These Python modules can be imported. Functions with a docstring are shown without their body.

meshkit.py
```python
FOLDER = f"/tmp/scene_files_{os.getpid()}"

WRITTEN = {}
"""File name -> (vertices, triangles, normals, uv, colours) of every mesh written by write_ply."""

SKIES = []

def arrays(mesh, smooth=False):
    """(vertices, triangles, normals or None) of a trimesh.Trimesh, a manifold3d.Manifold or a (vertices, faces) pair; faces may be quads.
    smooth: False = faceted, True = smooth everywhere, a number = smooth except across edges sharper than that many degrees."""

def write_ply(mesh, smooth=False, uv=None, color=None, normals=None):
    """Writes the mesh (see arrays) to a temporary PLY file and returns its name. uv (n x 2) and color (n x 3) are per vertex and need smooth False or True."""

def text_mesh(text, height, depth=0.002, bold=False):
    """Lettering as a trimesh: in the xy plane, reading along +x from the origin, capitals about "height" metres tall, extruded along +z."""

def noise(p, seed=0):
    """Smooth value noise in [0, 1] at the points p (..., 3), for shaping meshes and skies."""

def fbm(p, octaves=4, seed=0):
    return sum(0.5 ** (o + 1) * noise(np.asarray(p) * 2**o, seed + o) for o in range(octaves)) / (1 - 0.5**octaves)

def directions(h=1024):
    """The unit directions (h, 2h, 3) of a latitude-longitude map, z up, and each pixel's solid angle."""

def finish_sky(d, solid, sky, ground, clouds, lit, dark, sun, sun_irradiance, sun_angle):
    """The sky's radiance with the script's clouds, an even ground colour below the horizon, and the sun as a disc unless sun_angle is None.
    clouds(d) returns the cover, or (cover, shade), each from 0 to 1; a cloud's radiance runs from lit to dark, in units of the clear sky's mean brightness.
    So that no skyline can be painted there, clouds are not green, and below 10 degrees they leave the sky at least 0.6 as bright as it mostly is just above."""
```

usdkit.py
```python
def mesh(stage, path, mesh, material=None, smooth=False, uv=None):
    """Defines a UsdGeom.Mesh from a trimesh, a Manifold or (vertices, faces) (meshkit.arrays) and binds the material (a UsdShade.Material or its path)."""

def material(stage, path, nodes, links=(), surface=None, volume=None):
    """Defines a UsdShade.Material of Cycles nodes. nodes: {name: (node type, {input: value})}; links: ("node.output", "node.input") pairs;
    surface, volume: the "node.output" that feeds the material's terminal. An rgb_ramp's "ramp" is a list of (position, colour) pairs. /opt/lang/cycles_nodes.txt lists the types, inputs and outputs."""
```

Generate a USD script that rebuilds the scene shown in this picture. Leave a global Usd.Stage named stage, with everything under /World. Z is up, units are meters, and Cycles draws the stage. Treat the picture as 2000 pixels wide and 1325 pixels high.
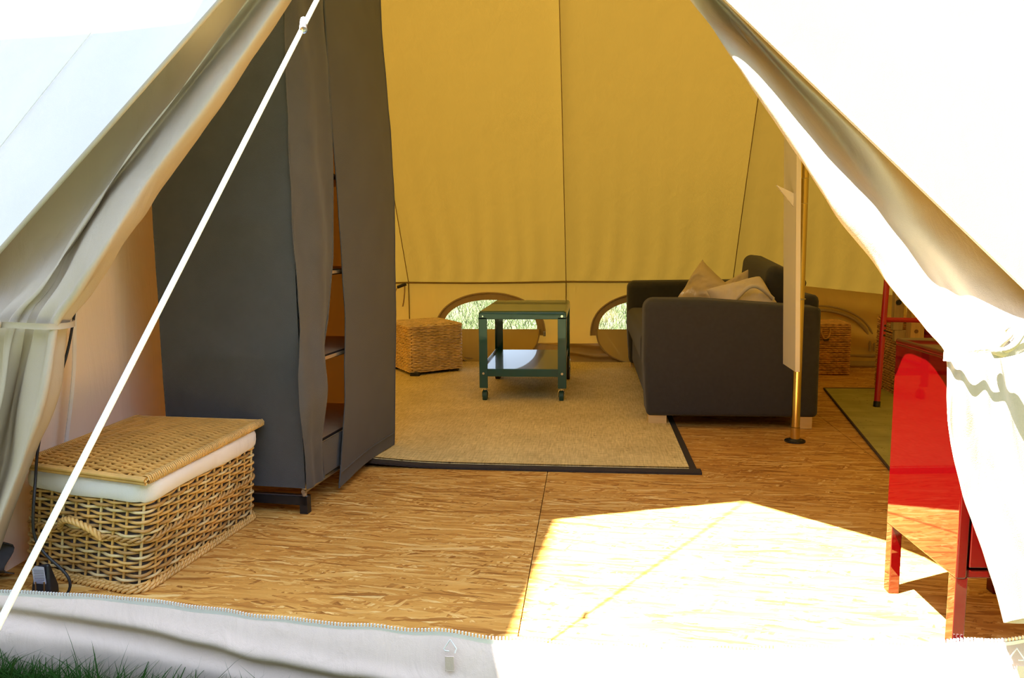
import math, random
import numpy as np
import trimesh, manifold3d as m3
from scipy.interpolate import PchipInterpolator, CubicSpline
from shapely.geometry import Polygon, box as sbox
from pxr import Usd, UsdGeom, UsdLux, UsdShade, Gf, Sdf
import usdkit, meshkit

stage = Usd.Stage.CreateInMemory()
UsdGeom.SetStageUpAxis(stage, 'Z'); UsdGeom.SetStageMetersPerUnit(stage, 1.0)
UsdGeom.Xform.Define(stage, '/World'); UsdGeom.Scope.Define(stage, '/World/Looks')
random.seed(7); rng = np.random.default_rng(7)

# ---------------------------------------------------------------- camera, sky, sun, exposure
CAM_R = np.array([[0.99513041, 0.00238887, -0.09853812], [0.09805677, -0.12558806, 0.98722465], [-0.01001686, -0.9920796, -0.12521074]])          # columns: right, down, forward
cam = UsdGeom.Camera.Define(stage, '/World/camera')
cam.CreateFocalLengthAttr(36 * 1525 / 2000); cam.CreateHorizontalApertureAttr(36.0)
cam.CreateClippingRangeAttr((0.05, 500.0)); cam.CreateExposureAttr(0.04)
r_, d_, f_ = CAM_R[:, 0], CAM_R[:, 1], CAM_R[:, 2]
cam.AddTransformOp().Set(Gf.Matrix4d(*map(float, (*r_, 0, *(-d_), 0, *(-f_), 0, 0, 0, 0.85, 1))))
SUN_TRAVEL = np.array([0.83, 0.47, -2.05])
sky = UsdLux.DomeLight.Define(stage, '/World/sky'); sky.CreateIntensityAttr(0.66); sky.CreateColorAttr(Gf.Vec3f(1.0, 1.22, 1.62))
sun = UsdLux.DistantLight.Define(stage, '/World/sun'); sun.CreateIntensityAttr(235000.0); sun.CreateAngleAttr(0.53); sun.CreateColorAttr(Gf.Vec3f(1.0, 0.96, 0.88))
t_ = SUN_TRAVEL / np.linalg.norm(SUN_TRAVEL); z_ = -t_; x_ = np.cross([0, 1, 0], z_); x_ /= np.linalg.norm(x_); y_ = np.cross(z_, x_)
sun.AddTransformOp().Set(Gf.Matrix4d(*map(float, (*x_, 0, *y_, 0, *z_, 0, 0, 0, 10, 1))))

# ---------------------------------------------------------------- helpers
COUNT = {}
def numbered(name, parent):
    k = (parent, name); n = COUNT.get(k, 0); COUNT[k] = n + 1
    return name if n == 0 else f'{name}_{n:03d}'
def tag(p, label=None, cat=None, group=None, kind=None):
    p = p.GetPrim() if hasattr(p, 'GetPrim') else p
    for k, v in (('label', label), ('category', cat), ('group', group), ('kind', kind)):
        if v: p.SetCustomDataByKey(k, v)
    return p
def thing(name, label=None, cat=None, loc=(0, 0, 0), yaw=0, group=None, kind=None):
    x = UsdGeom.Xform.Define(stage, '/World/' + numbered(name, '/World'))
    x.AddTranslateOp().Set(Gf.Vec3d(*map(float, loc)))
    if yaw: x.AddRotateZOp().Set(float(yaw))
    tag(x, label, cat, group, kind)
    return str(x.GetPath())
def put(name, m, mat, parent='/World', smooth=35, kind=None, label=None, cat=None):
    path = parent + '/' + numbered(name, parent)
    g = usdkit.mesh(stage, path, m, MAT[mat] if isinstance(mat, str) else mat, smooth=smooth)
    UsdShade.MaterialBindingAPI(g)
    tag(g, label, cat, None, kind)
    return path
def cat(*ms):
    ms = [x for y in ms for x in (y if isinstance(y, list) else [y])]
    return trimesh.util.concatenate(ms)
def TM(v, f): return trimesh.Trimesh(np.asarray(v, float), np.asarray(f, int), process=False)
def from_manifold(m):
    k = m.to_mesh(); return TM(k.vert_properties[:, :3], k.tri_verts)
def box(x0, x1, y0, y1, z0, z1):
    b = trimesh.creation.box([x1 - x0, y1 - y0, z1 - z0]); b.apply_translation([(x0 + x1) / 2, (y0 + y1) / 2, (z0 + z1) / 2]); return b
def hull_spheres(pts, rs, seg=16):
    rs = np.broadcast_to(rs, (len(pts),)); out = []
    for p, r in zip(pts, rs): out.append(m3.Manifold.sphere(float(r), seg).translate([float(c) for c in p]))
    return from_manifold(m3.Manifold.batch_hull(out))
def rbox(x0, x1, y0, y1, z0, z1, r=.01, seg=12):
    r = min(r, (x1 - x0) / 2.01, (y1 - y0) / 2.01, (z1 - z0) / 2.01)
    return hull_spheres([(a, b, c) for a in (x0 + r, x1 - r) for b in (y0 + r, y1 - r) for c in (z0 + r, z1 - r)], r, seg)
def cyl(p, q, r, seg=16, r2=None):
    p, q = np.asarray(p, float), np.asarray(q, float); L = np.linalg.norm(q - p)
    m = from_manifold(m3.Manifold.cylinder(L, r, r if r2 is None else r2, seg))
    m.apply_transform(trimesh.geometry.align_vectors([0, 0, 1], (q - p) / L)); m.apply_translation(p); return m
def grid(P, close_u=False, close_v=False):
    P = np.asarray(P, float); m, n = P.shape[:2]
    iu = np.arange(m if close_u else m - 1); iv = np.arange(n if close_v else n - 1)
    i, j = np.meshgrid(iu, iv, indexing='ij'); i2, j2 = (i + 1) % m, (j + 1) % n
    q = np.stack([i * n + j, i2 * n + j, i2 * n + j2, i * n + j2], -1).reshape(-1, 4)
    return TM(P.reshape(-1, 3), np.vstack([q[:, [0, 1, 2]], q[:, [0, 2, 3]]]))
def tube(pts, r, sides=8, closed=False, caps=True):
    p = np.asarray(pts, float)
    t = np.roll(p, -1, 0) - np.roll(p, 1, 0) if closed else np.gradient(p, axis=0)
    t /= np.linalg.norm(t, axis=1, keepdims=True) + 1e-12
    a = np.zeros_like(p); ref = np.array([0, 0, 1.]) if abs(t[0, 2]) < .9 else np.array([1., 0, 0])
    prev = ref - t[0] * (ref @ t[0]); prev /= np.linalg.norm(prev)
    for k in range(len(p)):
        prev = prev - t[k] * (prev @ t[k]); prev /= np.linalg.norm(prev) + 1e-12; a[k] = prev
    b = np.cross(t, a); ang = np.arange(sides) * 2 * np.pi / sides
    rr = np.broadcast_to(r, (len(p),))[:, None, None]
    V = p[:, None] + rr * (np.cos(ang)[None, :, None] * a[:, None] + np.sin(ang)[None, :, None] * b[:, None])
    m = grid(V, close_u=closed, close_v=True)
    if caps and not closed:
        n = len(p); v = np.vstack([m.vertices, p[[0, -1]]]); c0, c1 = len(v) - 2, len(v) - 1
        e = [[(k + 1) % sides, k, c0] for k in range(sides)] + [[(n - 1) * sides + k, (n - 1) * sides + (k + 1) % sides, c1] for k in range(sides)]
        m = TM(v, np.vstack([m.faces, e]))
    m.fix_normals() if False else None
    return m
def smooth_path(pts, n=40):
    p = np.asarray(pts, float); s = np.r_[0, np.cumsum(np.linalg.norm(np.diff(p, axis=0), axis=1))]
    return CubicSpline(s, p, axis=0)(np.linspace(0, s[-1], n))
def net_surface(net, m=80, n=60):
    N = np.asarray(net, float); S, Cn = N.shape[:2]
    s = np.r_[0, np.cumsum(np.linalg.norm(np.diff(N.mean(1), axis=0), axis=1))]
    A = PchipInterpolator(s, N, axis=0)(np.linspace(0, s[-1], m))
    return CubicSpline(np.arange(Cn), A, axis=1)(np.linspace(0, Cn - 1, n))
def wrinkle(P, amp, scale, seed=0, stretch=(1, 1, 1)):
    """pushes a cloth grid along its normals by smooth noise"""
    P = np.asarray(P, float); du = np.gradient(P, axis=0); dv = np.gradient(P, axis=1); n = np.cross(du, dv)
    n /= np.linalg.norm(n, axis=-1, keepdims=True) + 1e-9
    return P + n * ((meshkit.fbm(P * np.array(stretch) * scale + 50, 3, seed) - .5) * 2 * amp)[..., None]
def thicken(P, t):
    """a cloth grid given a back side and closed edges"""
    P = np.asarray(P, float); n = np.cross(np.gradient(P, axis=0), np.gradient(P, axis=1)); n /= np.linalg.norm(n, axis=-1, keepdims=True) + 1e-9
    Q = P - n * t; a, b = grid(P), grid(Q); k = P.shape[0] * P.shape[1]; m_, n_ = P.shape[:2]
    idx = np.arange(k).reshape(m_, n_); ring = np.r_[idx[0, :-1], idx[:-1, -1], idx[-1, :0:-1], idx[:0:-1, 0]]
    r2 = np.roll(ring, -1); side = np.vstack([np.c_[ring, ring + k, r2], np.c_[r2, ring + k, r2 + k]])
    return TM(np.vstack([a.vertices, b.vertices]), np.vstack([a.faces, b.faces[:, ::-1] + k, side]))
def bilinear(a, b, c, d, m=24, n=24):
    """a-b along u at v=0, d-c along u at v=1"""
    u, v = np.meshgrid(np.linspace(0, 1, m), np.linspace(0, 1, n), indexing='ij'); u, v = u[..., None], v[..., None]
    a, b, c, d = (np.asarray(x, float) for x in (a, b, c, d))
    return a * (1 - u) * (1 - v) + b * u * (1 - v) + c * u * v + d * (1 - u) * v
def plate(poly, y0, y1, axis='y'):
    """a shapely outline in (x, z), extruded along y"""
    m = trimesh.creation.extrude_polygon(poly, y1 - y0, engine='earcut')
    v = np.array(m.vertices); V = np.stack([v[:, 0], y1 - v[:, 2], v[:, 1]], 1)
    return TM(V, m.faces)

# ---------------------------------------------------------------- materials
MAT = {}
def mat(name, nodes, links, surface): MAT[name] = usdkit.material(stage, '/World/Looks/' + name, nodes, links, surface)
def plain(name, col, rough=.5, metal=0, coat=0, spec=.5, noise=0, nscale=30, bump=0, bscale=200, sheen=0, stretch=(1, 1, 1)):
    nodes = {'p': ('principled_bsdf', {'base_color': col, 'roughness': rough, 'metallic': metal, 'coat_weight': coat, 'coat_roughness': .03, 'specular_ior_level': spec, 'sheen_weight': sheen})}
    links = []
    if noise or bump:
        nodes['g'] = ('texture_coordinate', {}); nodes['mp'] = ('mapping', {'scale': stretch}); links += [('g.object', 'mp.vector')]
    if noise:
        nodes['n'] = ('noise_texture', {'scale': nscale, 'detail': 5, 'roughness': .65})
        nodes['r'] = ('rgb_ramp', {'ramp': [(.25, tuple(c * (1 - noise) for c in col)), (.75, tuple(min(1, c * (1 + noise)) for c in col))]})
        links += [('mp.vector', 'n.vector'), ('n.fac', 'r.fac'), ('r.color', 'p.base_color')]
    if bump:
        nodes['n2'] = ('noise_texture', {'scale': bscale, 'detail': 3}); nodes['b'] = ('bump', {'strength': min(1, bump), 'distance': .002 * max(1, bump)})
        links += [('mp.vector', 'n2.vector'), ('n2.fac', 'b.height'), ('b.normal', 'p.normal')]
    mat(name, nodes, links, 'p.BSDF')
def canvas(name, dif, tra, fac, wrink=.4):
    """woven cotton: part diffuse, part letting light through; soft large creases and a fine weave as relief"""
    nodes = {'g': ('geometry', {}), 'n': ('noise_texture', {'scale': 3.5, 'detail': 3}), 'w': ('noise_texture', {'scale': 500, 'detail': 1}),
             'mp': ('mapping', {'scale': (2.2, 2.2, .35)}), 'n2': ('noise_texture', {'scale': 6, 'detail': 4, 'distortion': .6}),
             'b': ('bump', {'strength': wrink, 'distance': .03}), 'b2': ('bump', {'strength': .25, 'distance': .0015}),
             'r': ('rgb_ramp', {'ramp': [(.3, tuple(c * .93 for c in dif)), (.7, dif)]}), 'd': ('diffuse_bsdf', {}), 't': ('translucent_bsdf', {'color': tra}),
             'm': ('mix_closure', {'fac': fac})}
    links = [('g.position', 'n.vector'), ('g.position', 'w.vector'), ('g.position', 'mp.vector'), ('mp.vector', 'n2.vector'), ('n2.fac', 'b.height'), ('w.fac', 'b2.height'), ('b.normal', 'b2.normal'),
             ('n.fac', 'r.fac'), ('r.color', 'd.color'), ('b2.normal', 'd.normal'), ('b2.normal', 't.normal'), ('d.BSDF', 'm.closure1'), ('t.BSDF', 'm.closure2')]
    mat(name, nodes, links, 'm.closure')
canvas('canvas', (.30, .235, .10), (.76, .44, .055), .052, .08)
canvas('canvas_seam', (.30, .22, .09), (.76, .44, .055), .05, .05)
canvas('canvas_wall', (.70, .53, .20), (.80, .48, .07), .12, .2)
canvas('canvas_light', (.50, .43, .345), (.60, .48, .22), .10, .2)
canvas('canvas_outer', (.82, .80, .78), (.60, .48, .22), .12, .08)
canvas('canvas_trim', (.46, .34, .19), (.5, .3, .05), .15)
canvas('mud_canvas', (.76, .62, .53), (.4, .3, .15), .06, .3)
canvas('partition_cloth', (.92, .82, .72), (.8, .5, .18), .12, .2)
canvas('white_cotton', (.90, .87, .86), (.6, .55, .5), .1, .2)
plain('sail_cloth', (.5, .46, .38), .8)

def osb(name, shift):
    """strand board: layers of long flat flakes, each with its own tone and grain, the upper layers covering the lower in patches"""
    nodes = {'g': ('geometry', {})}; links = []; prev = None
    specs = [(.03, (10, 95, 1)), (.9, (14, 90, 1)), (-.42, (11, 85, 1)), (-1.1, (15, 95, 1)), (.35, (12, 110, 1)), (-.10, (8, 80, 1)), (.12, (9, 120, 1))]
    for k, (rot, sc) in enumerate(specs):
        nodes[f'wn{k}'] = ('noise_texture', {'scale': 9 + 2 * k, 'detail': 3}); nodes[f'wa{k}'] = ('vector_math', {'math_type': 'multiply_add', 'vector2': (.016, .016, 0)})
        nodes[f'r{k}'] = ('vector_rotate', {'rotate_type': 'z_axis', 'angle': rot}); nodes[f'm{k}'] = ('mapping', {'location': (shift + k * 3.1, k * 1.7, 0), 'scale': sc})
        nodes[f'v{k}'] = ('voronoi_texture', {'scale': 1.0, 'dimensions': '2D'}); nodes[f's{k}'] = ('separate_color', {})
        nodes[f'gm{k}'] = ('mapping', {'location': (k * 2.3, 0, 0), 'scale': (5, 190, 1)}); nodes[f'gn{k}'] = ('noise_texture', {'scale': 1, 'detail': 3, 'roughness': .6})
        nodes[f'ga{k}'] = ('math', {'math_type': 'multiply_add', 'value2': .55, 'value3': -.27}); nodes[f'ad{k}'] = ('math', {'math_type': 'add'})
        links += [('g.position', f'wn{k}.vector'), (f'wn{k}.color', f'wa{k}.vector1'), ('g.position', f'wa{k}.vector3'), (f'wa{k}.vector', f'r{k}.vector'), (f'r{k}.vector', f'm{k}.vector'), (f'm{k}.vector', f'v{k}.vector'), (f'v{k}.color', f's{k}.color'),
                  (f'r{k}.vector', f'gm{k}.vector'), (f'gm{k}.vector', f'gn{k}.vector'), (f'gn{k}.fac', f'ga{k}.value1'), (f's{k}.r', f'ad{k}.value1'), (f'ga{k}.value', f'ad{k}.value2')]
        nodes[f'c{k}'] = ('rgb_ramp', {'ramp': [(0, (.33, .135, .025)), (.08, (.46, .20, .038)), (.4, (.60, .30, .062)), (.7, (.66, .35, .080)), (.93, (.74, .44, .125)), (1, (.82, .56, .21))]})
        links += [(f'ad{k}.value', f'c{k}.fac')]
        if prev is None: prev = f'c{k}.color'
        else:
            nodes[f'th{k}'] = ('map_range', {'from_min': .60, 'from_max': .64, 'clamp': True}); nodes[f'mx{k}'] = ('mix', {'mix_type': 'mix'})
            links += [(f's{k}.g', f'th{k}.value'), (f'th{k}.result', f'mx{k}.fac'), (prev, f'mx{k}.color1'), (f'c{k}.color', f'mx{k}.color2')]; prev = f'mx{k}.color'
    nodes['ln'] = ('noise_texture', {'scale': 2.3, 'detail': 5, 'roughness': .6}); nodes['lr'] = ('rgb_ramp', {'ramp': [(.3, (.74, .68, .62)), (.6, (1, 1, 1))]}); nodes['lx'] = ('mix', {'mix_type': 'multiply', 'fac': .8})
    nodes['kn'] = ('noise_texture', {'scale': 30, 'detail': 3, 'distortion': 1.5}); nodes['km'] = ('mapping', {'scale': (.4, 2.2, 1)}); nodes['kr'] = ('rgb_ramp', {'ramp': [(.27, (.42, .3, .2)), (.34, (1, 1, 1))]}); nodes['kx'] = ('mix', {'mix_type': 'multiply', 'fac': .8})
    links += [('g.position', 'ln.vector'), ('ln.fac', 'lr.fac'), (prev, 'lx.color1'), ('lr.color', 'lx.color2'),
              ('g.position', 'km.vector'), ('km.vector', 'kn.vector'), ('kn.fac', 'kr.fac'), ('lx.color', 'kx.color1'), ('kr.color', 'kx.color2')]
    nodes['p'] = ('principled_bsdf', {'roughness': .6, 'specular_ior_level': .3}); nodes['b'] = ('bump', {'strength': .3, 'distance': .002})
    links += [('kx.color', 'p.base_color'), ('gn0.fac', 'b.height'), ('b.normal', 'p.normal')]
    mat(name, nodes, links, 'p.BSDF')
osb('osb_a', 0.); osb('osb_b', 5.37)

def woven(name, lo, hi, sx, sy, bump=.5, dark=None):
    """fine weave too small to pick apart: threads along x crossed by threads along y"""
    nodes = {'g': ('geometry', {}), 'm1': ('mapping', {'scale': (sx * .18, sy, 1)}), 'n1': ('noise_texture', {'scale': 1, 'detail': 2}), 'm2': ('mapping', {'scale': (sx, sy * .1, 1)}), 'n2': ('noise_texture', {'scale': 1, 'detail': 2}),
             'a': ('math', {'math_type': 'add'}), 'h': ('math', {'math_type': 'multiply', 'value2': .5}), 'r': ('rgb_ramp', {'ramp': [(.3, lo), (.62, hi)]}), 'ln': ('noise_texture', {'scale': 4, 'detail': 3}), 'lr': ('rgb_ramp', {'ramp': [(.3, (.85, .84, .82)), (.6, (1, 1, 1))]}), 'x': ('mix', {'mix_type': 'multiply', 'fac': 1.}),
             'sp': ('noise_texture', {'scale': 60, 'detail': 1}), 'sr': ('rgb_ramp', {'ramp': [(.24, (.5, .42, .35)), (.3, (1, 1, 1))]}), 'x2': ('mix', {'mix_type': 'multiply', 'fac': .8}),
             'b': ('bump', {'strength': bump, 'distance': .003}), 'p': ('principled_bsdf', {'roughness': .85, 'specular_ior_level': .2})}
    links = [('g.position', 'm1.vector'), ('m1.vector', 'n1.vector'), ('g.position', 'm2.vector'), ('m2.vector', 'n2.vector'), ('n1.fac', 'a.value1'), ('n2.fac', 'a.value2'), ('a.value', 'h.value1'), ('h.value', 'r.fac'), ('g.position', 'ln.vector'), ('ln.fac', 'lr.fac'),
             ('r.color', 'x.color1'), ('lr.color', 'x.color2'), ('g.position', 'sp.vector'), ('sp.fac', 'sr.fac'), ('x.color', 'x2.color1'), ('sr.color', 'x2.color2'), ('x2.color', 'p.base_color'), ('h.value', 'b.height'), ('b.normal', 'p.normal')]
    mat(name, nodes, links, 'p.BSDF')
woven('sisal', (.50, .37, .15), (.84, .67, .31), 160, 130)
woven('bamboo', (.36, .33, .10), (.50, .46, .16), 8, 90, .3)
plain('rug_border', (.035, .025, .02), .85, bump=.6, bscale=500)
plain('wardrobe_cloth', (.066, .066, .068), .85, noise=.12, nscale=8, bump=.5, bscale=420, sheen=.1)
canvas('wardrobe_back', (.70, .52, .32), (.85, .65, .4), .5, .2)
plain('black_plastic', (.012, .012, .015), .45)
plain('grey_steel', (.45, .45, .46), .35, .9)
plain('sofa_cloth', (.034, .033, .037), .9, noise=.12, nscale=60, bump=.7, bscale=480, sheen=.15)
plain('pillow_cloth', (.62, .52, .40), .9, noise=.06, nscale=10, bump=.5, bscale=300)
plain('pillow_white', (.70, .62, .55), .9, noise=.06, nscale=10, bump=.5, bscale=300)
plain('birch', (.74, .54, .26), .5, noise=.1, nscale=6, stretch=(1, 1, 8))
plain('pine', (.66, .43, .18), .45, noise=.18, nscale=9, stretch=(6, 6, .6))
plain('pine_grey', (.50, .37, .19), .5, noise=.18, nscale=9, stretch=(6, 6, .6))
plain('pine_knot', (.22, .10, .035), .5)
plain('teal_paint', (.006, .082, .088), .34, coat=.5)
plain('teal_rubber', (.010, .06, .05), .5)
plain('dark_rubber', (.02, .02, .02), .6)
plain('chrome', (.75, .74, .72), .18, 1)
plain('brass_steel', (.72, .56, .22), .24, 1)
plain('board_white', (.60, .57, .50), .45)
plain('red_paint', (.062, .0005, .0008), .4, coat=.85, spec=0.)
plain('red_tube', (.48, .012, .022), .3, coat=.4)
plain('red_cloth', (.25, .01, .02), .9)
plain('willow', (.64, .38, .115), .42, noise=.32, nscale=9, spec=.5, bump=.3, bscale=90)
plain('willow_dark', (.46, .26, .08), .45, noise=.35, nscale=9, bump=.3, bscale=90)
plain('willow_pale', (.68, .52, .25), .4, noise=.3, nscale=9, bump=.3, bscale=90)
plain('willow_lid', (.58, .31, .07), .45, noise=.28, nscale=12, bump=.3, bscale=90)
plain('rattan', (.78, .54, .28), .5, noise=.35, nscale=16)
plain('seagrass', (.62, .34, .11), .6, noise=.4, nscale=20)
plain('basket_dark', (.07, .045, .03), .9)
plain('lining', (.20, .17, .17), .9)
plain('cable_rubber', (.012, .012, .014), .5)
plain('label_grey', (.42, .41, .50), .5)
plain('ink', (.16, .15, .20), .6)
plain('rope_white', (.82, .82, .80), .6, bump=.5, bscale=700)
plain('zip_white', (.82, .82, .80), .4)
plain('groundsheet', (.10, .095, .10), .7, noise=.2, nscale=20)
plain('deck_timber', (.2, .14, .08), .8)
plain('dry_soil', (.085, .10, .035), .95, noise=.4, nscale=4)
plain('hedge_leaf', (.03, .05, .018), .7, noise=.5, nscale=12, bump=1, bscale=30)
def grass_mat(name, a, b, tr):
    nodes = {'i': ('geometry', {}), 'r': ('rgb_ramp', {'ramp': [(0, a), (1, b)]}), 'd': ('diffuse_bsdf', {}), 't': ('translucent_bsdf', {'color': tr}), 'm': ('mix_closure', {'fac': .3})}
    mat(name, nodes, [('i.random_per_island', 'r.fac'), ('r.color', 'd.color'), ('d.BSDF', 'm.closure1'), ('t.BSDF', 'm.closure2')], 'm.closure')
grass_mat('grass_green', (.025, .075, .015), (.07, .15, .035), (.06, .14, .02))
grass_mat('grass_meadow', (.06, .085, .035), (.68, .62, .52), (.16, .16, .10))
mat('pane_clear', {'f': ('fresnel', {'IOR': 1.45}), 't': ('transparent_bsdf', {'color': (.93, .94, .92)}), 'g': ('glossy_bsdf', {'color': (1, 1, 1), 'roughness': .08}), 'm': ('mix_closure', {})}, [('f.fac', 'm.fac'), ('t.BSDF', 'm.closure1'), ('g.BSDF', 'm.closure2')], 'm.closure')

# ---------------------------------------------------------------- ground and grass outside
ground = put('ground', grid(np.stack(np.meshgrid(np.linspace(-40, 40, 9), np.linspace(-40, 40, 9), [-.145], indexing='ij'), -1)[:, :, 0]), 'dry_soil', kind='structure', label='lawn and dry soil around the tent, seen through the low windows', cat='ground')
def blades(pts, h, w, lean, seed):
    g = np.random.default_rng(seed); V, Fc = [], []; n0 = 0
    for (x, y) in pts:
        a = g.uniform(0, 6.283); L = h * g.uniform(.45, 1.15); l = lean * g.uniform(.2, 1.3) * L; ca, sa = math.cos(a), math.sin(a); ww = w * g.uniform(.6, 1.2)
        b = g.uniform(0, 6.283); cb, sb = math.cos(b), math.sin(b)
        for k in range(5):
            t = k / 4; c = np.array([x + ca * l * t * t, y + sa * l * t * t, -.145 + L * (t - .18 * lean * t * t)]); d = np.array([cb, sb, 0]) * ww * (1 - t) ** .7 / 2
            V += [c - d, c + d]
        for k in range(4):
            i = n0 + 2 * k; Fc += [[i, i + 1, i + 3], [i, i + 3, i + 2]]
        n0 += 10
    return TM(V, Fc)
gp = np.c_[rng.uniform(-2.0, -.1, 9000), 0 * np.zeros(9000)]; gp[:, 1] = 1.56 - .16 * np.clip((gp[:, 0] + 1.3) / 1.2, 0, 1) - np.abs(rng.normal(0, .11, 9000))
put('grass', blades(gp, .085, .0045, .9, 3), 'grass_green', smooth=True, kind='stuff', label='dark green lawn grass growing along the foot of the canvas sill', cat='grass')
tl = np.c_[rng.uniform(-1.55, -.6, 60), rng.uniform(1.44, 1.53, 60)]; tl[:, 1] -= .1 * np.clip((tl[:, 0] + 1.3), 0, 1)
put('grass', blades(tl, .15, .005, .8, 4), 'grass_green', smooth=True, kind='stuff', label='taller single grass blades standing up against the canvas sill', cat='grass')
mp_ = np.c_[rng.uniform(-5, 4.5, 26000), 5.9 + 11 * rng.uniform(0, 1, 26000) ** 1.3]
put('meadow_grass', blades(mp_, .16, .012, 1.2, 5), 'grass_meadow', smooth=True, kind='stuff', label='pale sunlit meadow grass behind the tent windows', cat='grass')

# ---------------------------------------------------------------- floor of strand boards
fl = thing('floor', 'orange-brown strand board platform floor of the tent', 'floor', kind='structure')
outline = Polygon([(-1.62, 1.64), (-1.0, 1.60), (-.75, 1.57), (-.5, 1.54), (-.19, 1.515), (.26, 1.51), (.56, 1.545), (.95, 1.61), (1.4, 1.68), (2.6, 2.2), (2.95, 3.3), (2.7, 4.6), (2.1, 5.62), (-2.4, 5.62), (-3.1, 4.4), (-3.35, 3.4), (-3.1, 2.6), (-2.4, 1.98)])
xs, ys = [-3.5, -1.402, -.152, 1.098, 2.348, 3.2], {0: [1.3, 3.9, 6.4], 1: [1.3, 3.55, 6.05], 2: [1.3, 2.705, 5.2, 7], 3: [1.3, 3.8, 6.3], 4: [1.3, 3.0, 5.5, 7]}
k = 0
for i in range(5):
    for j in range(len(ys[i]) - 1):
        pc = sbox(xs[i] + .0012, ys[i][j] + .0012, xs[i + 1] - .0012, ys[i][j + 1] - .0012).intersection(outline)
        if pc.is_empty or pc.area < .01: continue
        m = trimesh.creation.extrude_polygon(pc, .018, engine='earcut'); m.apply_translation([0, 0, -.018]); put('strand_board', m, 'osb_a' if (i + j) % 2 else 'osb_b', fl, smooth=False); k += 1
m = trimesh.creation.extrude_polygon(outline.buffer(-.02), .09, engine='earcut'); m.apply_translation([0, 0, -.112]); put('deck_frame', m, 'deck_timber', fl, smooth=False)

# ---------------------------------------------------------------- tent roof ("ceiling"), walls, windows
DOOR, EL, ER = np.array([-.334, 2.05, 2.071]), np.array([-1.688, 1.72, .546]), np.array([1.02, 1.66, .603])
PL, PR, PM = np.array([-1.2, 3.35, 3.22]), np.array([.9, 3.35, 3.22]), np.array([-.16, 3.36, 3.2])
ZE = .565
EAVE = [np.array(p) for p in [(-1.26, 5.38, ZE), (-.16, 5.40, ZE), (.96, 5.38, .572), (2.05, 5.32, .452), (2.75, 4.35, .5), (2.95, 3.35, ZE), (2.75, 2.5, ZE), (2.15, 1.9, ZE)]]
EAVL = [np.array(p) for p in [(-2.35, 5.25, ZE), (-3.05, 4.4, ZE), (-3.3, 3.4, ZE), (-3.05, 2.6, ZE), (-2.4, 2.0, ZE)]]
ceil = thing('ceiling', 'yellow-glowing cotton canvas roof of the bell tent', 'tent roof', kind='structure')
def sag_of(Q, v, amt):
    """the cloth is tensioned in a slight outward curve between eave and ridge"""
    c = np.stack([np.clip(Q[..., 0], PL[0], PR[0]), np.full(Q.shape[:-1], 3.35), Q[..., 2]], -1); h = c - Q; h /= np.linalg.norm(h, axis=-1, keepdims=True) + 1e-6
    return (4 * v * (1 - v) * amt)[..., None] * (.62 * h + np.array([0, 0, -.72]))
SAG = -.055
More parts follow.
